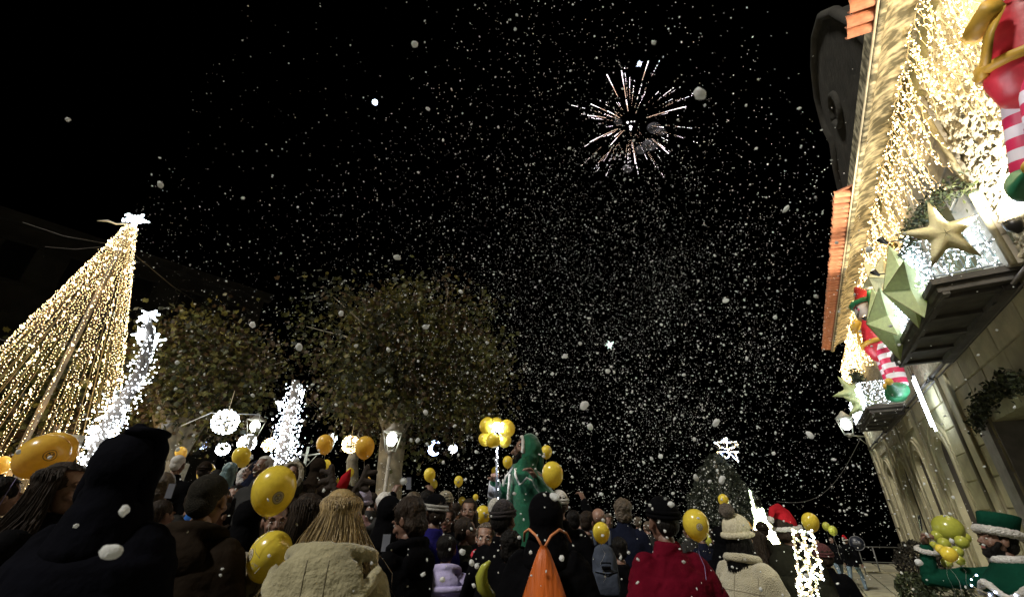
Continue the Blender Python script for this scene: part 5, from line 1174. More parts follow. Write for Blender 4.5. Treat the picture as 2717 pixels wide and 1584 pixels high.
def phone(px, py, d, yaw, label, lit=True, tilt=0):
    c = fd(px, py, d); t = empty("phone", c, R_(yaw)); t.rotation_euler = (R_(tilt), 0, R_(yaw)); t.scale = (.75,) * 3; tag(t, label, "phone", "phones held up in the crowd")
    m = MB(); m.box((0, 0, 0), (.074, .009, .150)); m.box((.018, .006, .05), (.025, .004, .03)); ob("case", flat(m.mesh("case")), pm("phone_black", (.02, .02, .022), .25), t)
    m = MB(); m.box((0, -.006, 0), (.066, .002, .140)); ob("screen", flat(m.mesh("screen")), pm("screen_lit", (.1, .1, .12), .2, emit=(.5, .55, .6), es=.04) if lit else pm("screen_dark", (.03, .03, .04), .15), t)
    return t
phone(1024, 1440, 2.9, 12, "phone with a faint lit screen held low by the dark haired boy", True, -20)
r, HM, *_ = person(1156, 1318, 78, 50, "child in a royal blue jacket and black beanie with a grey brim", BLUE, .7, 1.1, hair='short', hairm=H_BRN, hat='beanie', hatm=BLACK, hoodm=pm("knit_grey", (.32, .31, .29), .9, bump=.8, bs=80), vox=.014, depth=3.6)
r, HM, *_ = person(1335, 1333, 92, -28, "person in a black knit beanie with a pale grey patch, under the light pole", BLACK, .7, 1.15, hair='short', hairm=H_BLK, hat='beanie', hatm=pm("knit_black", (.02, .015, .018), .9, bump=.8, bs=80), vox=.015, depth=3.3, hs=1.0)
m = MB(); m.ell((-.052, -.045, .085), (.052, .060, .068)); hx(HM, r, "knit_patch", m, pm("knit_pale", (.48, .46, .42), .9, bump=1, bs=90, vs=60, stretch=(1, 1, .2)))
# black hooded man with the orange bag
r, HM, kk_, dd_, TT = person(1447, 1304, 150, -8, "tall man in a black hooded coat carrying an orange drawstring bag on his back", BLACK, .55, 1.28, hood='up', vox=.013, depth=2.7, hs=1.0, topz=1.80, nz=.010, arms=('down', 'down'))
BK = empty("drawstring_bag", (r.location.x, r.location.y, r.location.z), r.rotation_euler.z, None, kk_); tag(BK, "bright orange drawstring bag hanging on the black hooded man's back", "bag")
ORG = pm("orange_nylon", (.50, .105, .012), .45, var=.3, vs=9, bump=.6, bs=14, stretch=(3.0, 1, .35)); nb = 30; m = MB(); lv = [(z + .14, a * 1.12, b) for z, a, b in [(1.385, .012, .010), (1.365, .024, .018), (1.31, .045, .032), (1.24, .070, .045), (1.15, .10, .055), (1.02, .13, .07), (.88, .14, .075), (.80, .11, .05)]]
for j, (z, rx, ry) in enumerate(lv):
    for q in range(nb):
        a = 2 * math.pi * q / nb; f = 1 + .10 * math.sin(q * 3.1 + j * .25) * (1 - j / 9) + .03 * math.sin(q * 5 + j); m.v.append((math.cos(a) * rx * f, -.255 + math.sin(a) * ry * f, z))
for j in range(len(lv) - 1):
    for q in range(nb): m.f.append((j * nb + q, j * nb + (q + 1) % nb, (j + 1) * nb + (q + 1) % nb, (j + 1) * nb + q)); m.m.append(0)
m.f += [tuple(range(nb)), tuple((len(lv) - 1) * nb + q for q in range(nb))[::-1]]; m.m += [0, 0]
bg_ = ob("sack", m, ORG, BK)
for s in (-1, 1):
    m = MB(); m.path([(s * .008, -.255, 1.52), (s * .04, -.235, 1.57), (s * .085, -.18, 1.60), (s * .12, -.08, 1.58), (s * .14, .07, 1.53)], .007, 6); ob("cord", m, pm("orange_cord", (.55, .2, .08), .6), BK)
r, HM, *_ = person(1752, 1312, 100, 10, "tall person in a long red coat and black beanie seen from behind", RED, .35, 1.25, hair='buzz', hairm=H_BLK, hat='beanie', hatm=BLACK, vox=.013, depth=2.75, skirt=1.25, hs=1.02, topz=1.80, nz=.012, arms=('down', 'pocket'))
r, HM, *_ = person(1950, 1378, 92, -62, "woman in a cream teddy coat and cream cable knit bobble hat with arms crossed", TEDDY, .55, 1.16, hair='long', hairm=H_BLK, hat='bobble', hatm=pm("knit_cream", (.60, .55, .40), .9, bump=1, bs=60, stretch=(1, 1, .4)), pomm=pm("fur_pompom", (.13, .105, .085), .9, bump=1, bs=120), arms=('cross', 'cross'), vox=.012, depth=3.25, face=True, nz=.008, hs=.95)
m = MB(); m.box((.104, .03, .045), (.006, .032, .03)); hx(HM, r, "hat_label", m, BLACK)
m = MB(); m.path([(.105 * math.cos(a), -.005 + .10 * math.sin(a), 1.50 - .015 * math.sin(a)) for a in [q * math.pi / 10 for q in range(21)]], .032, 10); ob("collar", remesh(m, .012, 1, .004, 20), TEDDY, r)
r, HM, *_ = person(2080, 1370, 88, -72, "bearded man in an olive parka and red santa hat", OLIVE, .62, 1.25, hair='short', hairm=H_BRN, hat='santa', hood='down', vox=.014, depth=3.6, face=True, beard=H_BRN, nz=.010, hs=.95, legs=JEANS)
r, HM, *_ = person(2180, 1452, 95, -20, "child in a black coat and maroon knitted hat at the lit lattice frame", BLACK, .55, 1.2, hair='short', hat='beanie', hatm=pm("knit_maroon", (.085, .022, .024), .9, bump=1, bs=60), vox=.015, depth=4.6, hs=1.15)
# ---- elf on the right with top hat -----------------------------------------
r, HM, kk_, dd_, TT = person(2612, 1342, 150, 72, "bearded man in a green elf costume and fur trimmed top hat at the right edge", GREEND, .5, 1.02, hair='short', hairm=H_BLK, beard=H_BLK, face=True, vox=.012, depth=3.2, hs=.98, head=(4, 12), arms=('down', ((.30, .40, 1.36), (.24, .37, 1.60))), nz=.008, curl=.9, topz=1.885)
m = MB(); m.rings([(0, -.02, .08, .095, .115), (0, -.03, .14, .102, .122), (0, -.04, .195, .108, .128), (0, -.04, .202, .098, .118)], 22)
ht = hx(HM, r, "hat", m, GREEND)
m = MB(); m.path([(.100 * math.cos(a), -.016 + .120 * math.sin(a), .066) for a in [q * math.pi / 12 for q in range(25)]], .032, 10); q = remesh(m, .009, 0, .008, 60); q.transform(HM); ob("hat_trim", q, WHITEF, r)
m = MB(); m.path([(.27 * math.cos(a), .26 * math.sin(a) * .75, 1.36 + .04 * math.sin(5 * a) - .02) for a in [q * math.pi / 20 for q in range(41)]], .024, 8); m.path([(.03, .17, 1.36), (.02, .19, 1.1), (.02, .19, .7)], .02, 8); m.path([(.085 * math.cos(a), .085 * math.sin(a), 1.53) for a in [q * math.pi / 8 for q in range(17)]], .03, 8); ob("cape_trim", remesh(m, .011, 0, .006, 60), WHITEF, r)
m = MB(); m.rings([(0, 0, 1.32, .265, .20), (0, 0, 1.40, .235, .17), (0, 0, 1.47, .15, .12), (0, 0, 1.54, .08, .08)], 22); ob("cape", m, GREEND, r)
w_ = Vector((.24, .37, 1.60)); e_ = Vector((.30, .40, 1.36)); dv_ = (w_ - e_).normalized(); c_ = w_ - dv_ * .04; s1 = dv_.orthogonal().normalized(); s2 = dv_.cross(s1)
m = MB(); m.path([c_ + (s1 * math.cos(a) + s2 * math.sin(a)) * .062 for a in [q * math.pi / 8 for q in range(17)]], .02, 8); ob("cuff", remesh(m, .009, 0, .006, 60), WHITEF, r)
FG = empty("fairy_lights", r.location, r.rotation_euler.z, None, kk_); tag(FG, "string of tiny blue white lights worn over the right elf's costume", "fairy lights")
rr = random.Random(4); pts = []; P = []
for k in range(60):
    z = 1.42 - k * .013; a = .35 * math.sin(k * .45) ; pts.append((.15 * math.sin(k * .37) + .02, .205 + .01 * math.cos(k), z))
    if k % 3 == 0: P.append(pts[-1])
for a in (-.9, -.4, .9, 1.5, 2.0, 2.5): P.append((.27 * math.sin(a), .19 * math.cos(a) + .03, 1.33))
m = MB(); m.path(pts, .0025, 4); ob("wire", m, WIRE_W, FG); n = len(P); ob("bulbs", spray("bulbs", ICO_V, ICO_F, P, np.full(n, .0075), None, [pm("led_blue_bright", (.6, .7, 1), emit=(.55, .68, 1.0), es=16)]), None, FG)
wp = Matrix.Translation(r.location) @ Matrix.Rotation(r.rotation_euler.z, 4, 'Z') @ Matrix.Scale(kk_, 4) @ (w_ + dv_ * .07)
ph = phone(2460, 1400, 2.7, 60, "dark phone held up by the green elf at the right edge", False, 10); ph.location = wp + Vector((0, 0, .09))
# ---- green elf on the platform ----------------------------------------------
T = fd(1392, 1162, 4.1)
r, HM, kk_, dd_, TT = person(1392, 1162, 75, 128, "man in a green hooded elf costume with a black beard, raised above the crowd", GREEN, .72, 1.0, legs=DRED, hair='short', hairm=H_BLK, beard=H_BLK, face=True, smile=True, hood='up', k=1.0, depth=4.1, hs=.95, arms=(((.31, -.08, 1.17), (.28, .12, 1.40)), ((.30, .12, 1.2), (.12, .25, 1.38))), head=(-38, 4), vox=.014, skirt=1.15, curl=.5)
m = MB(); m.path([(.088 * math.sin(a), .028 - .02 * abs(math.sin(a)), .015 + .122 * math.cos(a)) for a in [-1.9 + q * 3.8 / 14 for q in range(15)]], .017, 8); q = remesh(m, .008, 0, .005, 60); q.transform(HM); ob("hood_trim", q, WHITEF, r)
m = MB(); m.cap((0, -.06, .08), (0, -.15, -.03), .10, .055, 14); m.cap((0, -.15, -.03), (0, -.16, -.16), .055, .05, 12); q = remesh(m, .012, 2, .004, 12); q.transform(HM); ob("hood_tip", q, GREEN, r)
m = MB(); m.path([(.0, .175, 1.44), (.01, .185, 1.2), (.0, .19, .95), (.0, .22, .74)], .014, 6); [m.path([(s * .01, .12, 1.50), (s * .07, .165, 1.42), (s * .12, .155, 1.34), (s * .17, .12, 1.40), (s * .22, .05, 1.36)], .012, 6) for s in (-1, 1)]; m.path([(.24 * math.cos(a), .19 * math.sin(a), .72) for a in [q * math.pi / 16 for q in range(33)]], .013, 6); ob("trim", remesh(m, .01, 0, .004, 60), WHITEF, r)
m = MB(); m.path([(.21, .185, 1.29), (.135, .238, 1.365)], [.060, .054], 12); m.path([(.235, .165, 1.265), (.20, .19, 1.30)], [.064, .060], 12); ob("cuff", m, pm("cuff_pale", (.5, .52, .6), .7, bump=.5, bs=80), r)
pb = empty("wooden_platform", (T.x, T.y, gz(T.x, T.y))); h_ = r.location.z - gz(T.x, T.y); tag(pb, "wooden platform under the raised man in the green costume", "platform")
m = MB(); m.box((0, 0, h_ - .03), (1.2, .9, .06)); ob("deck", flat(m.mesh("deck")), pm("wood", (.2, .13, .07), .7), pb)
for a in (-.55, .55):
    for b in (-.4, .4): m = MB(); m.box((a, b, (h_ - .06) / 2), (.07, .07, h_ - .06)); ob("leg", flat(m.mesh("leg")), MATS["wood"], pb)
# ---- raised terrace left (people stand on it)
te = MB(); te.box((-3.1, 6.2, .12), (3.6, 4.2, .62)); tag(ob("raised_terrace", flat(te.mesh("raised_terrace")), ST2), kind="structure")
# ---- middle distance people -------------------------------------------------
L = dict
mid = [
 L(a=(24, 1262, 95, -30, "person with dark hair in a black coat at the left edge"), coat=BLACK, hair='bob', hairm=H_BLK, depth=2.6),
 L(a=(438, 1322, 62, -20, "person in a cream jacket holding a phone behind the big hooded man"), coat=CREAM, arms=('phone', 'phone'), depth=3.2),
 L(a=(480, 1204, 56, 8, "white haired man in a dark jacket seen from behind, beside a half hidden balloon"), coat=BLACK, hair='buzz', hairm=H_WHT, k=1.0, depth=5.0),
 L(a=(549, 1224, 44, 30, "person in a tan flat cap behind the second gold balloon from the left trunk"), coat=BLACK, hat='beanie', hatm=BROWN, k=1.0, depth=5.3),
 L(a=(578, 1243, 44, 60, "dark haired person between the flat cap and the teal haired person"), coat=ROYAL, hair='short', hairm=H_BLK, k=.98, depth=5.5),
 L(a=(617, 1225, 52, 10, "person with long teal grey hair and blue jacket under a gold balloon"), coat=ROYAL, hair='long', hairm=H_TEAL, k=.98, depth=4.9),
 L(a=(657, 1241, 44, -10, "person with silvery blue white hair left of the smiling man"), coat=PINKC, hair='curly', hairm=H_WHT, k=.95, depth=5.2),
 L(a=(683, 1221, 50, 100, "woman in glasses with a dark hood in profile beside the smiling man"), coat=NAVY, hood='up', face=True, glasses=True, k=1.0, depth=4.7, hairm=H_BLK),
 L(a=(708, 1207, 60, 162, "smiling dark haired man facing the camera before the light wrapped trunk"), coat=GREYC, face=True, smile=True, k=1.02, depth=4.4, hairm=H_GRY),
 L(a=(750, 1230, 40, 20, "dark haired head just over the top of the large gold balloon"), coat=BLACK, k=1.0, depth=5.6, hairm=H_BLK),
 L(a=(786, 1230, 62, 185, "child in a beige fur trimmed hood looking towards the camera"), coat=BROWN, hood='fur', hoodm=OLIVE, face=True, k=.75, hs=1.2, depth=3.7),
 L(a=(848, 1222, 48, 0, "child in a brown padded suit sitting high, seen from behind"), coat=BROWN, hood='up', k=.62, hs=1.25, depth=4.0, puff=1.25),
 L(a=(632, 1283, 44, 190, "pink faced person with dark hair below the teal haired person"), coat=MAROON, face=True, skin=1, depth=4.2, hairm=H_BLK),
 L(a=(668, 1330, 78, 8, "person in a maroon jacket with a black hood behind the buzz cut man"), coat=MAROON, hood='up', hoodm=BLACK, depth=2.9, puff=1.15),
 L(a=(598, 1330, 58, 150, "person in pale pink peeking out beside the buzz cut man's ear"), coat=PINKC, face=True, depth=3.6, hairm=H_BLK),
 L(a=(885, 1278, 40, 5, "child with a gold paper crown behind the antlers"), coat=GREYC, depth=4.6, hairm=H_WHT, crown=True),
 L(a=(966, 1302, 42, 15, "child in a pale lilac bobble hat right of the blonde woman"), coat=PINKC, hat='bobble', hatm=pm("knit_lilac", (.34, .30, .42), .9, bump=1, bs=60), hoodm=pm("pom_grey", (.3, .3, .22), .9, bump=1, bs=90), depth=4.6),
 L(a=(988, 1304, 30, 60, "pink cheeked person in profile behind the lilac bobble hat"), coat=GREYC, skin=1, face=True, depth=6.2),
 L(a=(1022, 1302, 52, 25, "grey haired person right of the lilac bobble hat"), coat=GREYC, hair='short', hairm=H_WHT, depth=4.1),
 L(a=(1037, 1318, 72, 10, "person in a black jacket and black hood with the collar up, before the big tree"), coat=BLACK, hood='up', depth=3.1, puff=1.12),
 L(a=(1085, 1332, 40, 5, "person holding up a phone with both hands before the big tree"), coat=BLACK, arms=('high', 'high'), depth=4.4, hairm=H_BLK),
 L(a=(1135, 1300, 44, 10, "dark haired person left of the leopard scarf"), coat=BLACK, depth=4.6, hairm=H_BLK, hair='curly'),
 L(a=(1183, 1302, 42, -20, "person in a black and cream leopard patterned hat"), coat=BLACK, depth=4.6, hairm=H_BLK, hat='beanie', hatm='LEO'),
 L(a=(1190, 1345, 52, 172, "woman with long dark hair and black rimmed glasses facing the camera"), coat=BLACK, hair='long', hairm=H_BRN, face=True, glasses=True, depth=4.1),
 L(a=(1246, 1320, 56, 176, "woman with long brown hair facing the camera beside a gold balloon"), coat=BLACK, hair='long', hairm=H_BRN, face=True, depth=4.1),
 L(a=(1236, 1372, 54, -70, "boy in glasses and an olive coat in profile"), coat=OLIVE, hem=.55, face=True, glasses=True, depth=3.6, hairm=H_BRN, legs=BLACK, hs=1.1),
 L(a=(1186, 1420, 50, 5, "child in a pale lilac quilted jacket seen from behind"), coat=LILAC, hood='down', depth=3.2, puff=1.25, hs=1.2, hairm=H_BLK, quilt=True),
 L(a=(1289, 1388, 66, 178, "child with an open mouth and red collar looking towards the camera"), coat=BLACK, face=True, mouth='open', depth=3.3, hs=1.15, collar=True, hairm=H_LBR, skin=1),
 L(a=(1355, 1405, 60, 0, "person in a dark patterned scarf below the beanie with the pale patch"), coat=BLACK, hair='curly', hairm=H_BLK, depth=2.9, puff=1.2),
 L(a=(1482, 1300, 52, -10, "person in a pale knit hat behind the black hooded man"), coat=BLACK, hat='beanie', hatm=WHITEF, depth=3.7),
 L(a=(1520, 1350, 44, 10, "dark haired person raising a hand right of the black hooded man"), coat=BLACK, arms=('down', 'high'), depth=4.4, hairm=H_BLK),
 L(a=(1558, 1352, 44, -60, "dark haired person with a raised hand beside the bald man"), coat=BROWN, arms=('phone', 'phone'), depth=4.2, hairm=H_BRN, face=True),
 L(a=(1586, 1343, 50, -12, "bald man in a black jacket seen from behind"), coat=BLACK, hair='none', depth=4.2, skin=1),
 L(a=(1650, 1326, 72, -6, "child with curly light brown hair in a navy jacket, lifted above the crowd"), coat=NAVY, hair='curly', hairm=H_LBR, depth=3.9, k=.80, hs=1.15, puff=1.15, skin=1),
 L(a=(1640, 1420, 70, 0, "dark person under the curly haired child"), coat=BLACK, hair='short', hairm=H_BLK, depth=3.3, puff=1.2),
 L(a=(1908, 1398, 62, 15, "person in a black coat with dark hood down, right of the big balloon"), coat=BLACK, hood='up', depth=3.9, puff=1.1),
 L(a=(2003, 1405, 60, -40, "woman's face beyond the cream bobble hat, in a navy coat"), coat=NAVY, face=True, hair='long', hairm=H_BRN, depth=3.5),
 L(a=(2018, 1383, 36, 0, "person in a brown beanie before the glowing tower figure"), coat=OLIVE, hat='beanie', hatm=BROWN, depth=5.6),
 L(a=(1858, 1400, 32, 25, "standing person in a dark jacket with pale stripes beyond the red coat"), coat=NAVY, depth=6.2, legs=ROYAL, stride=.5, stripes=True),
 L(a=(1890, 1402, 30, -10, "walking person in a black jacket and grey trousers beyond the red coat"), coat=BLACK, depth=6.8, legs=OLIVE, stride=.8),
 L(a=(2166, 1430, 22, 150, "far person looking up at the left of the trio by the railing"), coat=BLACK, depth=14.5, face=True),
 L(a=(2203, 1424, 24, 170, "far young person in black with grey jeans, middle of the trio by the railing"), coat=BLACK, depth=14.0, face=True, legs=JEANS, stride=.7),
 L(a=(2240, 1424, 26, -60, "far person in a red santa hat and jeans walking by the railing"), coat=BLACK, depth=13.2, hat='santa', legs=JEANS, stride=.9),
]
LEO = pm("leopard", (.5, .45, .33), .8, vs=55, col2=(.02, .015, .01))
for q in mid:
    a = q.pop('a'); q['hs'] = q.get('hs', 1.0) * .85; q['depth'] *= 1.06 if q['depth'] < 7 and 'k' not in q else 1; crown = q.pop('crown', 0); quilt = q.pop('quilt', 0); collar = q.pop('collar', 0); stripes = q.pop('stripes', 0)
    if q.get('hatm') == 'LEO': q['hatm'] = LEO
    q.setdefault('puff', 1.1); low = q['depth'] > 4
    r, HM, kk_, dd_, TT = person(*a, vox=.022 if not low else .028, low_res=low and not q.get('stride'), **q)
    if crown:
        m = MB(); n = 12
        for k in range(n):
            a0 = 2 * math.pi * k / n; a1 = 2 * math.pi * (k + .5) / n; a2 = 2 * math.pi * (k + 1) / n; f = lambda a, z: (.09 * math.cos(a), -.015 + .105 * math.sin(a), z)
            m.add([f(a0, .07), f(a2, .07), f(a2, .13), f(a1, .19), f(a0, .13)], [(0, 1, 2, 3, 4)])
        hx(HM, r, "crown", m, pm("gold_foil", (.6, .45, .06), .3, metal=.7))
    if quilt:
        m = MB()
        for z in (.86, 1.0, 1.14, 1.28, 1.38): m.path([(.238 * math.cos(a) * 1.0, .18 * math.sin(a), z) for a in [j * math.pi / 12 for j in range(25)]], .026, 8)
        ob("quilting", m, LILAC, r)
    if collar:
        m = MB(); m.path([(.09 * math.cos(a), .015 + .085 * math.sin(a), 1.53 - .02 * math.sin(a)) for a in [j * math.pi / 8 for j in range(17)]], .03, 8); m.path([(-.03, .1, 1.5), (0, .15, 1.40)], .03, 6); ob("collar", m, pm("collar_red", (.5, .03, .05), .7), r)
    if stripes:
        m = MB()
        for z in (1.12, .96): m.path([(.205 * math.cos(a), .158 * math.sin(a), z) for a in [j * math.pi / 12 for j in range(25)]], .012, 6)
        ob("stripes", m, SREF, r)
# far background heads filling the dark crowd line
rr = random.Random(31)
cols = [(BLACK, "black"), (NAVY, "navy"), (GREYC, "grey"), (OLIVE, "olive"), (BROWN, "brown")]
fill = [(1002, 1330, "behind the lilac bobble hat"), (1062, 1322, "right of the black hooded jacket before the big tree"), (1110, 1312, "under the two stacked small balloons"), (1160, 1338, "behind the grey brimmed beanie"), (1212, 1330, "between the two long haired women facing the camera"), (1262, 1345, "at the long haired woman's shoulder"), (1300, 1336, "left of the light pole's foot"), (1322, 1330, "exactly below the light pole's foot"), (930, 1320, "hidden behind the blonde woman's head"), (1385, 1338, "below the raised elf's red trousers"),
 (1420, 1352, "beside the tall black hood"), (1540, 1362, "between a raised hand and the bald man"), (1612, 1362, "between the bald man and the curly haired child"), (1690, 1368, "left of the red coat's black beanie"), (1716, 1380, "touching the red coat's left shoulder"), (1822, 1392, "behind the big balloon with the purple ribbon"), (1935, 1405, "behind the bobble hat's pompom"), (700, 1290, "behind the large gold balloon's left edge"), (756, 1300, "behind the large gold balloon's right edge"), (820, 1282, "above the dark ponytail"),
 (780, 1310, "between the large gold balloon and the ponytail"), (520, 1300, "left of the buzz cut man's head"), (495, 1318, "between the held up phone and the buzz cut man"), (445, 1250, "under the white haired man"), (590, 1290, "behind the buzz cut man's ear"), (1400, 1360, "left of the tall black hood"), (1100, 1300, "at the raised phone before the big tree")]
for (x_, y_, near_) in fill:
    hp = rr.uniform(32, 40); cc, cn = rr.choice(cols); hm, hn = rr.choice([(H_BLK, "black"), (H_BRN, "brown"), (H_LBR, "light brown")]); dd = 1142 * .245 / hp
    while dd > 3.8 and fd(x_, y_, dd).z - gz(0, dd) > 1.93: dd -= .1
    person(x_, y_, hp, rr.choice([0, 15, -20, 30, 170, -150]), "%s haired head in the back %s" % (hn, near_), coat=cc, hairm=hm, hair=rr.choice(['short', 'short', 'curly', 'bob']), face=False, low_res=True, vox=.03, depth=dd, hs=.82, group="people in the back of the crowd", skin=rr.choice([0, 1, 2]))
# loose items on people
phone(452, 1302, 3.4, 8, "phone held up behind the big hooded man's shoulder", True, 0)
phone(1085, 1282, 4.1, -20, "phone raised in both hands before the big tree trunk", True, 10)
# backpack
c = fd(1605, 1500, 3.0); t = empty("backpack", c, R_(-6)); tag(t, "slate grey backpack worn in the crowd below a gold balloon", "backpack")
m = MB(); m.cap((0, 0, -.14), (0, 0, .05), .092, .085, 16); m.box((0, -.06, -.10), (.15, .08, .13)); q = remesh(m, .012, 2, .006, 10); BPM = cm_("backpack_cloth", (.05, .06, .085), .7); ob("pack", q, BPM, t)
m = MB(); m.path([(-.03, -.10, .02), (-.03, -.112, .025), (.03, -.112, .025), (.03, -.10, .02)], .005, 5); m.box((0, -.098, -.005), (.06, .01, .02)); m.path([(-.075, -.09, -.03), (0, -.11, -.04), (.075, -.09, -.03)], .004, 5); ob("zip", m, BLACK, t)
for s in (-1, 1): m = MB(); m.path([(s * .05, .04, .12), (s * .06, .1, .2), (s * .07, .2, .2)], .013, 6); ob("strap", m, BPM, t)
# ================================================================ BALLOONS
def gold_mat(name, col, tl):
    return pm(name, col, .24, var=.08, vs=5, coat=.4, bump=.02, bs=60, translucent=tl, spec=.6)
GOLD = gold_mat("balloon_gold", (.95, .76, .09), .32); GOLDG = gold_mat("balloon_green_gold", (.50, .52, .08), .25); GOLDO = gold_mat("balloon_orange_gold", (.98, .66, .12), .42)
PRM = pm("balloon_emblem", (.26, .22, .14), .5); PRT = pm("balloon_print", (.60, .55, .45), .5, var=.25, vs=60); STRM = pm("ribbon_white", (.6, .58, .55), .5); STRP = pm("ribbon_purple", (.3, .27, .55), .4); PRD = pm("balloon_print_dark", (.16, .11, .05), .5)
def balloon_mesh():
    m = MB(); n = 28; prof = []
    for j in range(25):
        a = math.pi * j / 24; z = math.cos(a); r = math.sin(a)
        if a > math.pi / 2: z *= 1.34; r = math.sin(a) ** (1.0 + .22 * (a - math.pi / 2))
        else: z *= 1.02
        prof.append((r, z))
    vs = [(0, 0, prof[0][1])]
    for (r, z) in prof[1:-1]:
        for k in range(n): q = 2 * math.pi * k / n; vs.append((r * math.cos(q), r * math.sin(q), z))
    vs.append((0, 0, prof[-1][1])); fs = [(0, 1 + k, 1 + (k + 1) % n) for k in range(n)]
    for j in range(22):
        for k in range(n): a = 1 + j * n + k; b = 1 + j * n + (k + 1) % n; fs.append((a, a + n, b + n, b))
    L_ = len(vs) - 1; o = 1 + 22 * n; fs += [(L_, o + (k + 1) % n, o + k) for k in range(n)]; m.add(vs, fs); return m.mesh("balloon")
BMB = balloon_mesh()
BMS = {}
for mt in (GOLD, GOLDG, GOLDO):
    c_ = BMB.copy(); c_.materials.append(mt); BMS[mt.name] = c_
def bsurf(lon, lat, off=1.004):           # point on the unit balloon
    r = math.cos(lat); z = math.sin(lat) * (1.02 if lat > 0 else 1.34)
    if lat < 0: r = math.cos(lat) ** (1 + .22 * (-lat))
    return Vector((r * math.cos(lon) * off, r * math.sin(lon) * off, z * off))
def balloon(px, py, wpx, label, neck=(0, 1), mat=GOLD, R=.118, prnt=None, string=.9, depth=None, group="gold balloons over the crowd", strm=None, dark=False, text=False, asp=1.07):
    d = depth or FPX * 2 * R / wpx
    if depth: R = wpx * d / FPX / 2
    c = fd(px, py, d); q = fd(px + neck[0] * 60, py + neck[1] * 60, d); ax = (c - q).normalized()
    t = bpy.data.objects.new("balloon", BMS[mat.name]); COL.objects.link(t); t.location = c; t.rotation_mode = 'QUATERNION'
    rot = ax.to_track_quat('Z', 'Y'); t.rotation_quaternion = rot; t.scale = (R, R, R * asp)
    tag(t, label, "balloon", group)
    m = MB(); m.path([(0, 0, -1.32), (0, 0, -1.36), (0, 0, -1.44)], [.05, .03, .075], 8); ob("knot", m, mat, t)
    inv = (Matrix.Translation(c) @ rot.to_matrix().to_4x4() @ Matrix.Diagonal((R, R, R * asp, 1))).inverted()
    if string:
        m = MB(); rr = random.Random(px); s = Vector((0, 0, -1.42)); w0 = (inv.inverted() @ s); pts = [s]
        for k in range(1, 9): pts.append(inv @ (w0 + Vector((.02 * math.sin(k * 1.3 + px), .02 * math.cos(k + px), -string * k / 8))))
        m.path(pts, .011 if strm is None else .02, 4, cap=False); ob("string", m, strm or STRM, t)
    if prnt is not None:
        # direction of the print given in picture offset from the balloon centre (-1..1)
        v = MC @ np.array([prnt[0], -prnt[1], -math.sqrt(max(.05, 1 - prnt[0] ** 2 - prnt[1] ** 2))]); v = rot.inverted() @ Vector(v); lon = math.atan2(v.y, v.x); lat = math.asin(max(-1, min(1, v.z))); 
        m = MB(); S_ = .26
        def sp(x, y): return bsurf(lon + x / max(.25, math.cos(lat)), lat + y, 1.008)
        for rr0, rr1 in ((S_, S_ * .88), (S_ * .62, S_ * .5)):
            n = 22
            for k in range(n):
                a0 = 2 * math.pi * k / n; a1 = 2 * math.pi * (k + 1) / n; m.add([sp(rr0 * math.cos(a0), rr0 * math.sin(a0)), sp(rr0 * math.cos(a1), rr0 * math.sin(a1)), sp(rr1 * math.cos(a1), rr1 * math.sin(a1)), sp(rr1 * math.cos(a0), rr1 * math.sin(a0))], [(0, 1, 2, 3)])
        for (x, y, a, b) in ((-.08, .05, .05, .03), (.07, .06, .04, .05), (0, -.06, .07, .03), (-.02, .0, .025, .06)): m.add([sp(x - a, y - b), sp(x + a, y - b * .6), sp(x + a * .7, y + b), sp(x - a * .8, y + b * .8)], [(0, 1, 2, 3)])
        ob("emblem", m, PRD if dark else PRM, t); m = MB()
        if not dark:
            n = 18
            for k in range(n):
                a0 = 2 * math.pi * k / n; a1 = 2 * math.pi * (k + 1) / n; f = .86; m.add([bsurf(lon, lat, 1.002)] + [bsurf(lon + S_ * f * math.cos(a) / max(.25, math.cos(lat)), lat + S_ * f * math.sin(a), 1.002) for a in (a0, a1)], [(0, 1, 2)])
            ob("print", m, PRT, t)
        if text:
            for body, dx, dy in (("ollo f", .58, -.05), ("oo", .52, -.22)):
                cu = bpy.data.curves.new("lettering", 'FONT'); cu.body = body; cu.size = .17; cu.align_x = 'CENTER'; tmp = bpy.data.objects.new("t", cu); WORK.collection.objects.link(tmp); dg = work_dg(); me = bpy.data.meshes.new_from_object(tmp.evaluated_get(dg)); JUNK.append(tmp)
                for vv in me.vertices: x, y = -vv.co.x, vv.co.y; p = bsurf(lon + (dx + x) / max(.25, math.cos(lat)), lat + dy - y, 1.004); vv.co = p
                me.materials.clear(); ob("lettering", me, PRT, t)
    return t
balloon(115, 1208, 104, "largest orange gold balloon at the left edge tilted against the warm light cone", (-.8, .6), GOLDO, .125, (.85, -.15), 1.0, dark=True, strm=STRP)
balloon(4, 1232, 40, "small orange balloon cut off by the left edge", (-.4, .8), GOLDO, .14)
balloon(136, 1202, 104, "orange balloon almost hidden behind the largest one at the left edge", (-.8, .6), GOLDO, .145, depth=3.6, string=0)
balloon(480, 1200, 27, "half hidden balloon above the white haired man", (.2, 1), GOLDO)
balloon(547, 1252, 42, "balloon just above the buzz cut man's head, tilted left", (-.15, 1), GOLD, .118)
balloon(641, 1209, 44, "balloon under the bluish light ball beside the teal haired person", (.12, 1), GOLD, .118)
balloon(728, 1295, 106, "large gold balloon with a round print, right of the buzz cut man", (-.25, 1), GOLD, .105, (.62, .1), .25)
balloon(718, 1470, 106, "large darker gold balloon with lettering at the bottom left, below the other large one", (-.45, 1), GOLD, .106, (-.62, -.38), .3, text=True)
balloon(862, 1176, 42, "left balloon floating over the antlers", (0, 1), GOLDO, .14)
balloon(968, 1184, 49, "right balloon floating over the antlers", (-.05, 1), GOLDO, .14)
balloon(929, 1252, 20, "small balloon between the antlers", (0, 1), GOLD)
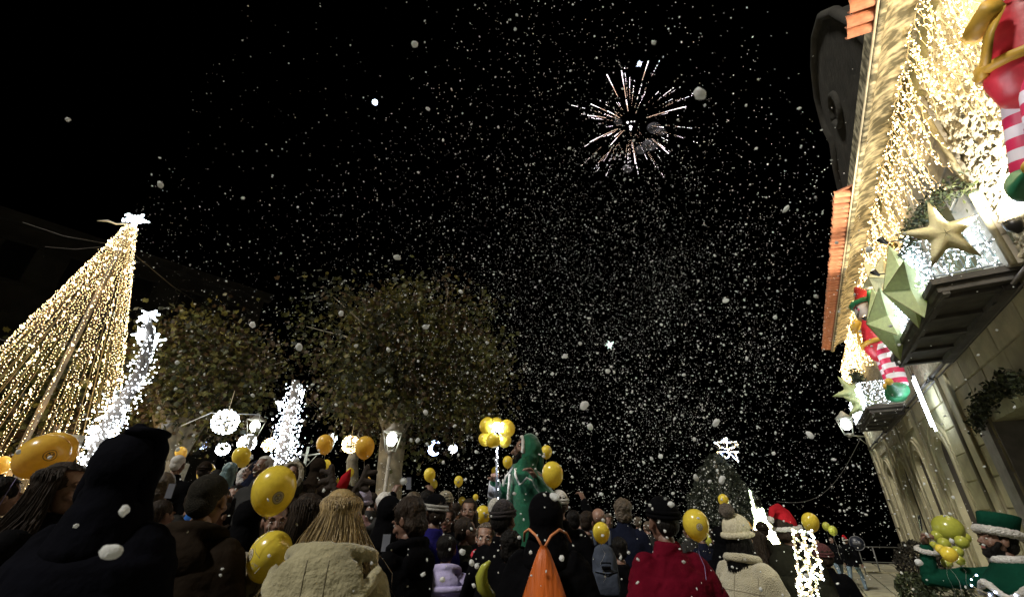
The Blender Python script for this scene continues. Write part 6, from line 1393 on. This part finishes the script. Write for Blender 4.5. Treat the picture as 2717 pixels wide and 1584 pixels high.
balloon(970, 1278, 28, "small balloon behind the right antler", (-.3, 1), GOLDO)
balloon(866, 1231, 22, "balloon peeking out right of the high sitting child's hood", (0, 1), GOLD)
balloon(905, 1294, 24, "balloon hidden behind the base of the left antler", (0, 1), GOLD)
balloon(1058, 1290, 18, "upper of two small balloons at the foot of the big tree", (0, 1), GOLD)
balloon(1056, 1310, 20, "lower of two small balloons at the foot of the big tree", (.0, 1), GOLD)
balloon(1140, 1258, 30, "balloon right of the big tree trunk", (.1, 1), GOLD)
balloon(1151, 1282, 19, "smaller balloon touching the one right of the big tree trunk", (.3, 1), GOLD)
balloon(1217, 1275, 23, "lone small balloon with a round print in the dark right of the tree", (0, 1), GOLD, .118, (0, -.1))
balloon(1226, 1328, 19, "small balloon left of the long haired woman's head", (.2, 1), GOLD)
balloon(1262, 1318, 14, "tiny balloon behind the long haired woman's head", (0, 1), GOLD)
balloon(1281, 1363, 39, "balloon with a white print and string over the open mouthed child", (.05, 1), GOLD, .118, (.45, -.15), .35)
balloon(1347, 1224, 26, "balloon right of the lit pole, level with the raised elf's hand", (0, 1), GOLD)
balloon(1314, 1249, 20, "small balloon behind the raised elf's outstretched hand", (0, 1), GOLD)
balloon(1372, 1217, 24, "balloon hidden behind the raised elf's beard", (0, 1), GOLD)
balloon(1352, 1272, 27, "balloon behind the raised elf's sleeve", (-.1, 1), GOLD)
balloon(1450, 1197, 29, "small balloon behind the raised elf's shoulder", (0, 1), GOLD)
balloon(1466, 1255, 55, "big balloon right of the raised elf's hip", (.1, 1), GOLD, .06, string=.0, depth=2.55)
balloon(1595, 1410, 44, "balloon over the grey backpack", (0.02, 1), GOLD, .055, string=.2, depth=2.7)
balloon(1846, 1388, 65, "big gold balloon right of the red coat with a purple ribbon", (.14, 1), GOLD, .075, (-.1, -.2), .5, strm=STRP, depth=2.55)
balloon(1919, 1325, 26, "small balloon high before the conifer", (.15, 1), GOLD, .118, string=.6)
balloon(1972, 1400, 44, "balloon behind the cream bobble hat", (.3, 1), GOLDO, .14)
balloon(1884, 1430, 26, "balloon sliver at the shoulder of the black coat right of the big balloon", (0, 1), GOLDG)
balloon(1872, 1478, 12, "tiny drooping balloon below the big balloon's ribbon", (.2, 1), GOLDG)
balloon(2150, 1383, 40, "balloon above the lit lattice frames", (.12, 1), GOLD, .118, strm=STRP)
balloon(2192, 1395, 18, "left of two small touching balloons over the far trio", (.1, 1), GOLDG)
balloon(2209, 1406, 21, "right of two small touching balloons over the far trio", (.25, 1), GOLDG, string=.6)
# big bunch by the right elf's phone
bl = [(2515, 1400, 66, (.3, .8), GOLDG, "largest green gold balloon on top of the right elf's bunch", 3.5), (2552, 1436, 30, (0, 1), GOLDG, "balloon in the bunch touching the right elf's nose", 3.35), (2488, 1420, 28, (-.2, 1), GOLDG, "balloon in the bunch beside the phone holding hand", 3.5),
      (2505, 1440, 28, (0, 1), GOLDG, "balloon in the middle of the right elf's bunch", 3.35), (2540, 1462, 26, (.2, 1), GOLDG, "balloon in the bunch under the right elf's chin", 3.3), (2495, 1455, 22, (0, 1), GOLD, "brighter yellow balloon at the bunch's left, small", 3.1), (2518, 1468, 36, (.15, 1), GOLD, "bright yellow balloon lowest in the right elf's bunch", 2.95),
      (2560, 1425, 26, (0, 1), GOLDG, "balloon in the bunch behind the right elf's beard", 3.6), (2546, 1485, 22, (.2, 1), GOLDG, "balloon at the bottom right of the right elf's bunch", 3.2), (2478, 1445, 18, (-.2, 1), GOLDG, "small balloon at the far left of the right elf's bunch", 3.6), (2512, 1492, 24, (0, 1), GOLDG, "balloon at the very bottom of the right elf's bunch", 3.35)]
for (x, y, w_, nk, mt, lb, dp) in bl: balloon(x, y, w_, lb, nk, mt, depth=dp, group="balloon bunch beside the right elf", string=.3, asp=.9)
# lit pole with balloon cluster
a = fd(1319, 1322, 3.75); b = fd(1319, 1175, 3.9); LP = empty("light_pole", a); tag(LP, "pole wound with white lights carrying a cluster of gold balloons, held by the raised elf", "light pole")
m = MB(); m.path([Vector((0, 0, -.35)), b - a], .011, 8); ob("pole", m, pm("pole_clear", (.08, .09, .11), .3), LP); P = []; n = 20
ax_ = (b - a).normalized()
for k in range(n):
    P.append(tuple((b - a) * (k / (n - 1)) + Vector((math.cos(k * 2.2) * .007, -.012, 0))))
m = MB(); m.path([Vector((math.cos(k * .9) * .013, math.sin(k * .9) * .013, 0)) + (b - a) * (k / 60) for k in range(61)], .002, 4); ob("wire", m, WIRE_D, LP)
ob("bulbs", spray("bulbs", ICO_V, ICO_F, P, np.full(len(P), .0072), None, [LED_COOL]), None, LP)["kind"] = "stuff"
c0 = fd(1319, 1128, 3.85)
for (x, y, w_, nk, lb, dd) in ((1292, 1128, 44, (.8, .5), "upper left balloon of the cluster on the lit pole", .05), (1346, 1136, 46, (-.8, .3), "upper right balloon of the cluster on the lit pole", -.02), (1317, 1122, 34, (0, 1), "back top balloon of the cluster on the lit pole", .22), (1286, 1166, 36, (.7, -.5), "lower left balloon of the cluster on the lit pole", .12),
                           (1308, 1170, 38, (.1, -.9), "front bottom balloon of the cluster on the lit pole", -.14), (1340, 1170, 36, (-.6, -.6), "lower right balloon of the cluster on the lit pole", .10)):
    balloon(x, y, w_, lb, nk, pm("balloon_gold_lit", (.62, .48, .06), .25, coat=.3, translucent=.5) if 0 else GOLD, depth=3.85 + dd, group="balloon cluster on the lit pole", string=0, asp=.85)
P = [tuple((fd(1320 + random.Random(k).uniform(-14, 14), 1132 + random.Random(k + 50).uniform(-10, 12), 3.72) - a)) for k in range(24)]
ob("bulbs", spray("bulbs", ICO_V, ICO_F, P, np.full(24, .010), None, [LED_COOL]), None, LP)
lamp("cluster_glow", fd(1320, 1134, 3.80) - a, (1, .97, .9), 3.5, .03, LP); lamp("cluster_glow", fd(1319, 1155, 3.88) - a, (1, .97, .9), 2.5, .03, LP); lamp("pole_glow", (b - a) * .5 + Vector((0, -.08, 0)), (.85, .92, 1), 1, .05, LP)
# long curved modelling balloon
m = MB(); cs = [(1300, 1488), (1285, 1505), (1277, 1530), (1281, 1555), (1296, 1576), (1318, 1590)]
m.path([fd(x, y, 2.55) - fd(1285, 1540, 2.55) for x, y in cs], [.008, .024, .036, .038, .034, .015], 12); o = ob("balloon", m, GOLDG, None, fd(1285, 1540, 2.55)); tag(o, "long curved banana shaped yellow green balloon at the bottom centre", "balloon")
print("PEOPLE"); [print("  ", *p) for p in PEOPLE]

JUNK.append(_W); bpy.data.batch_remove(JUNK); bpy.data.scenes.remove(WORK)
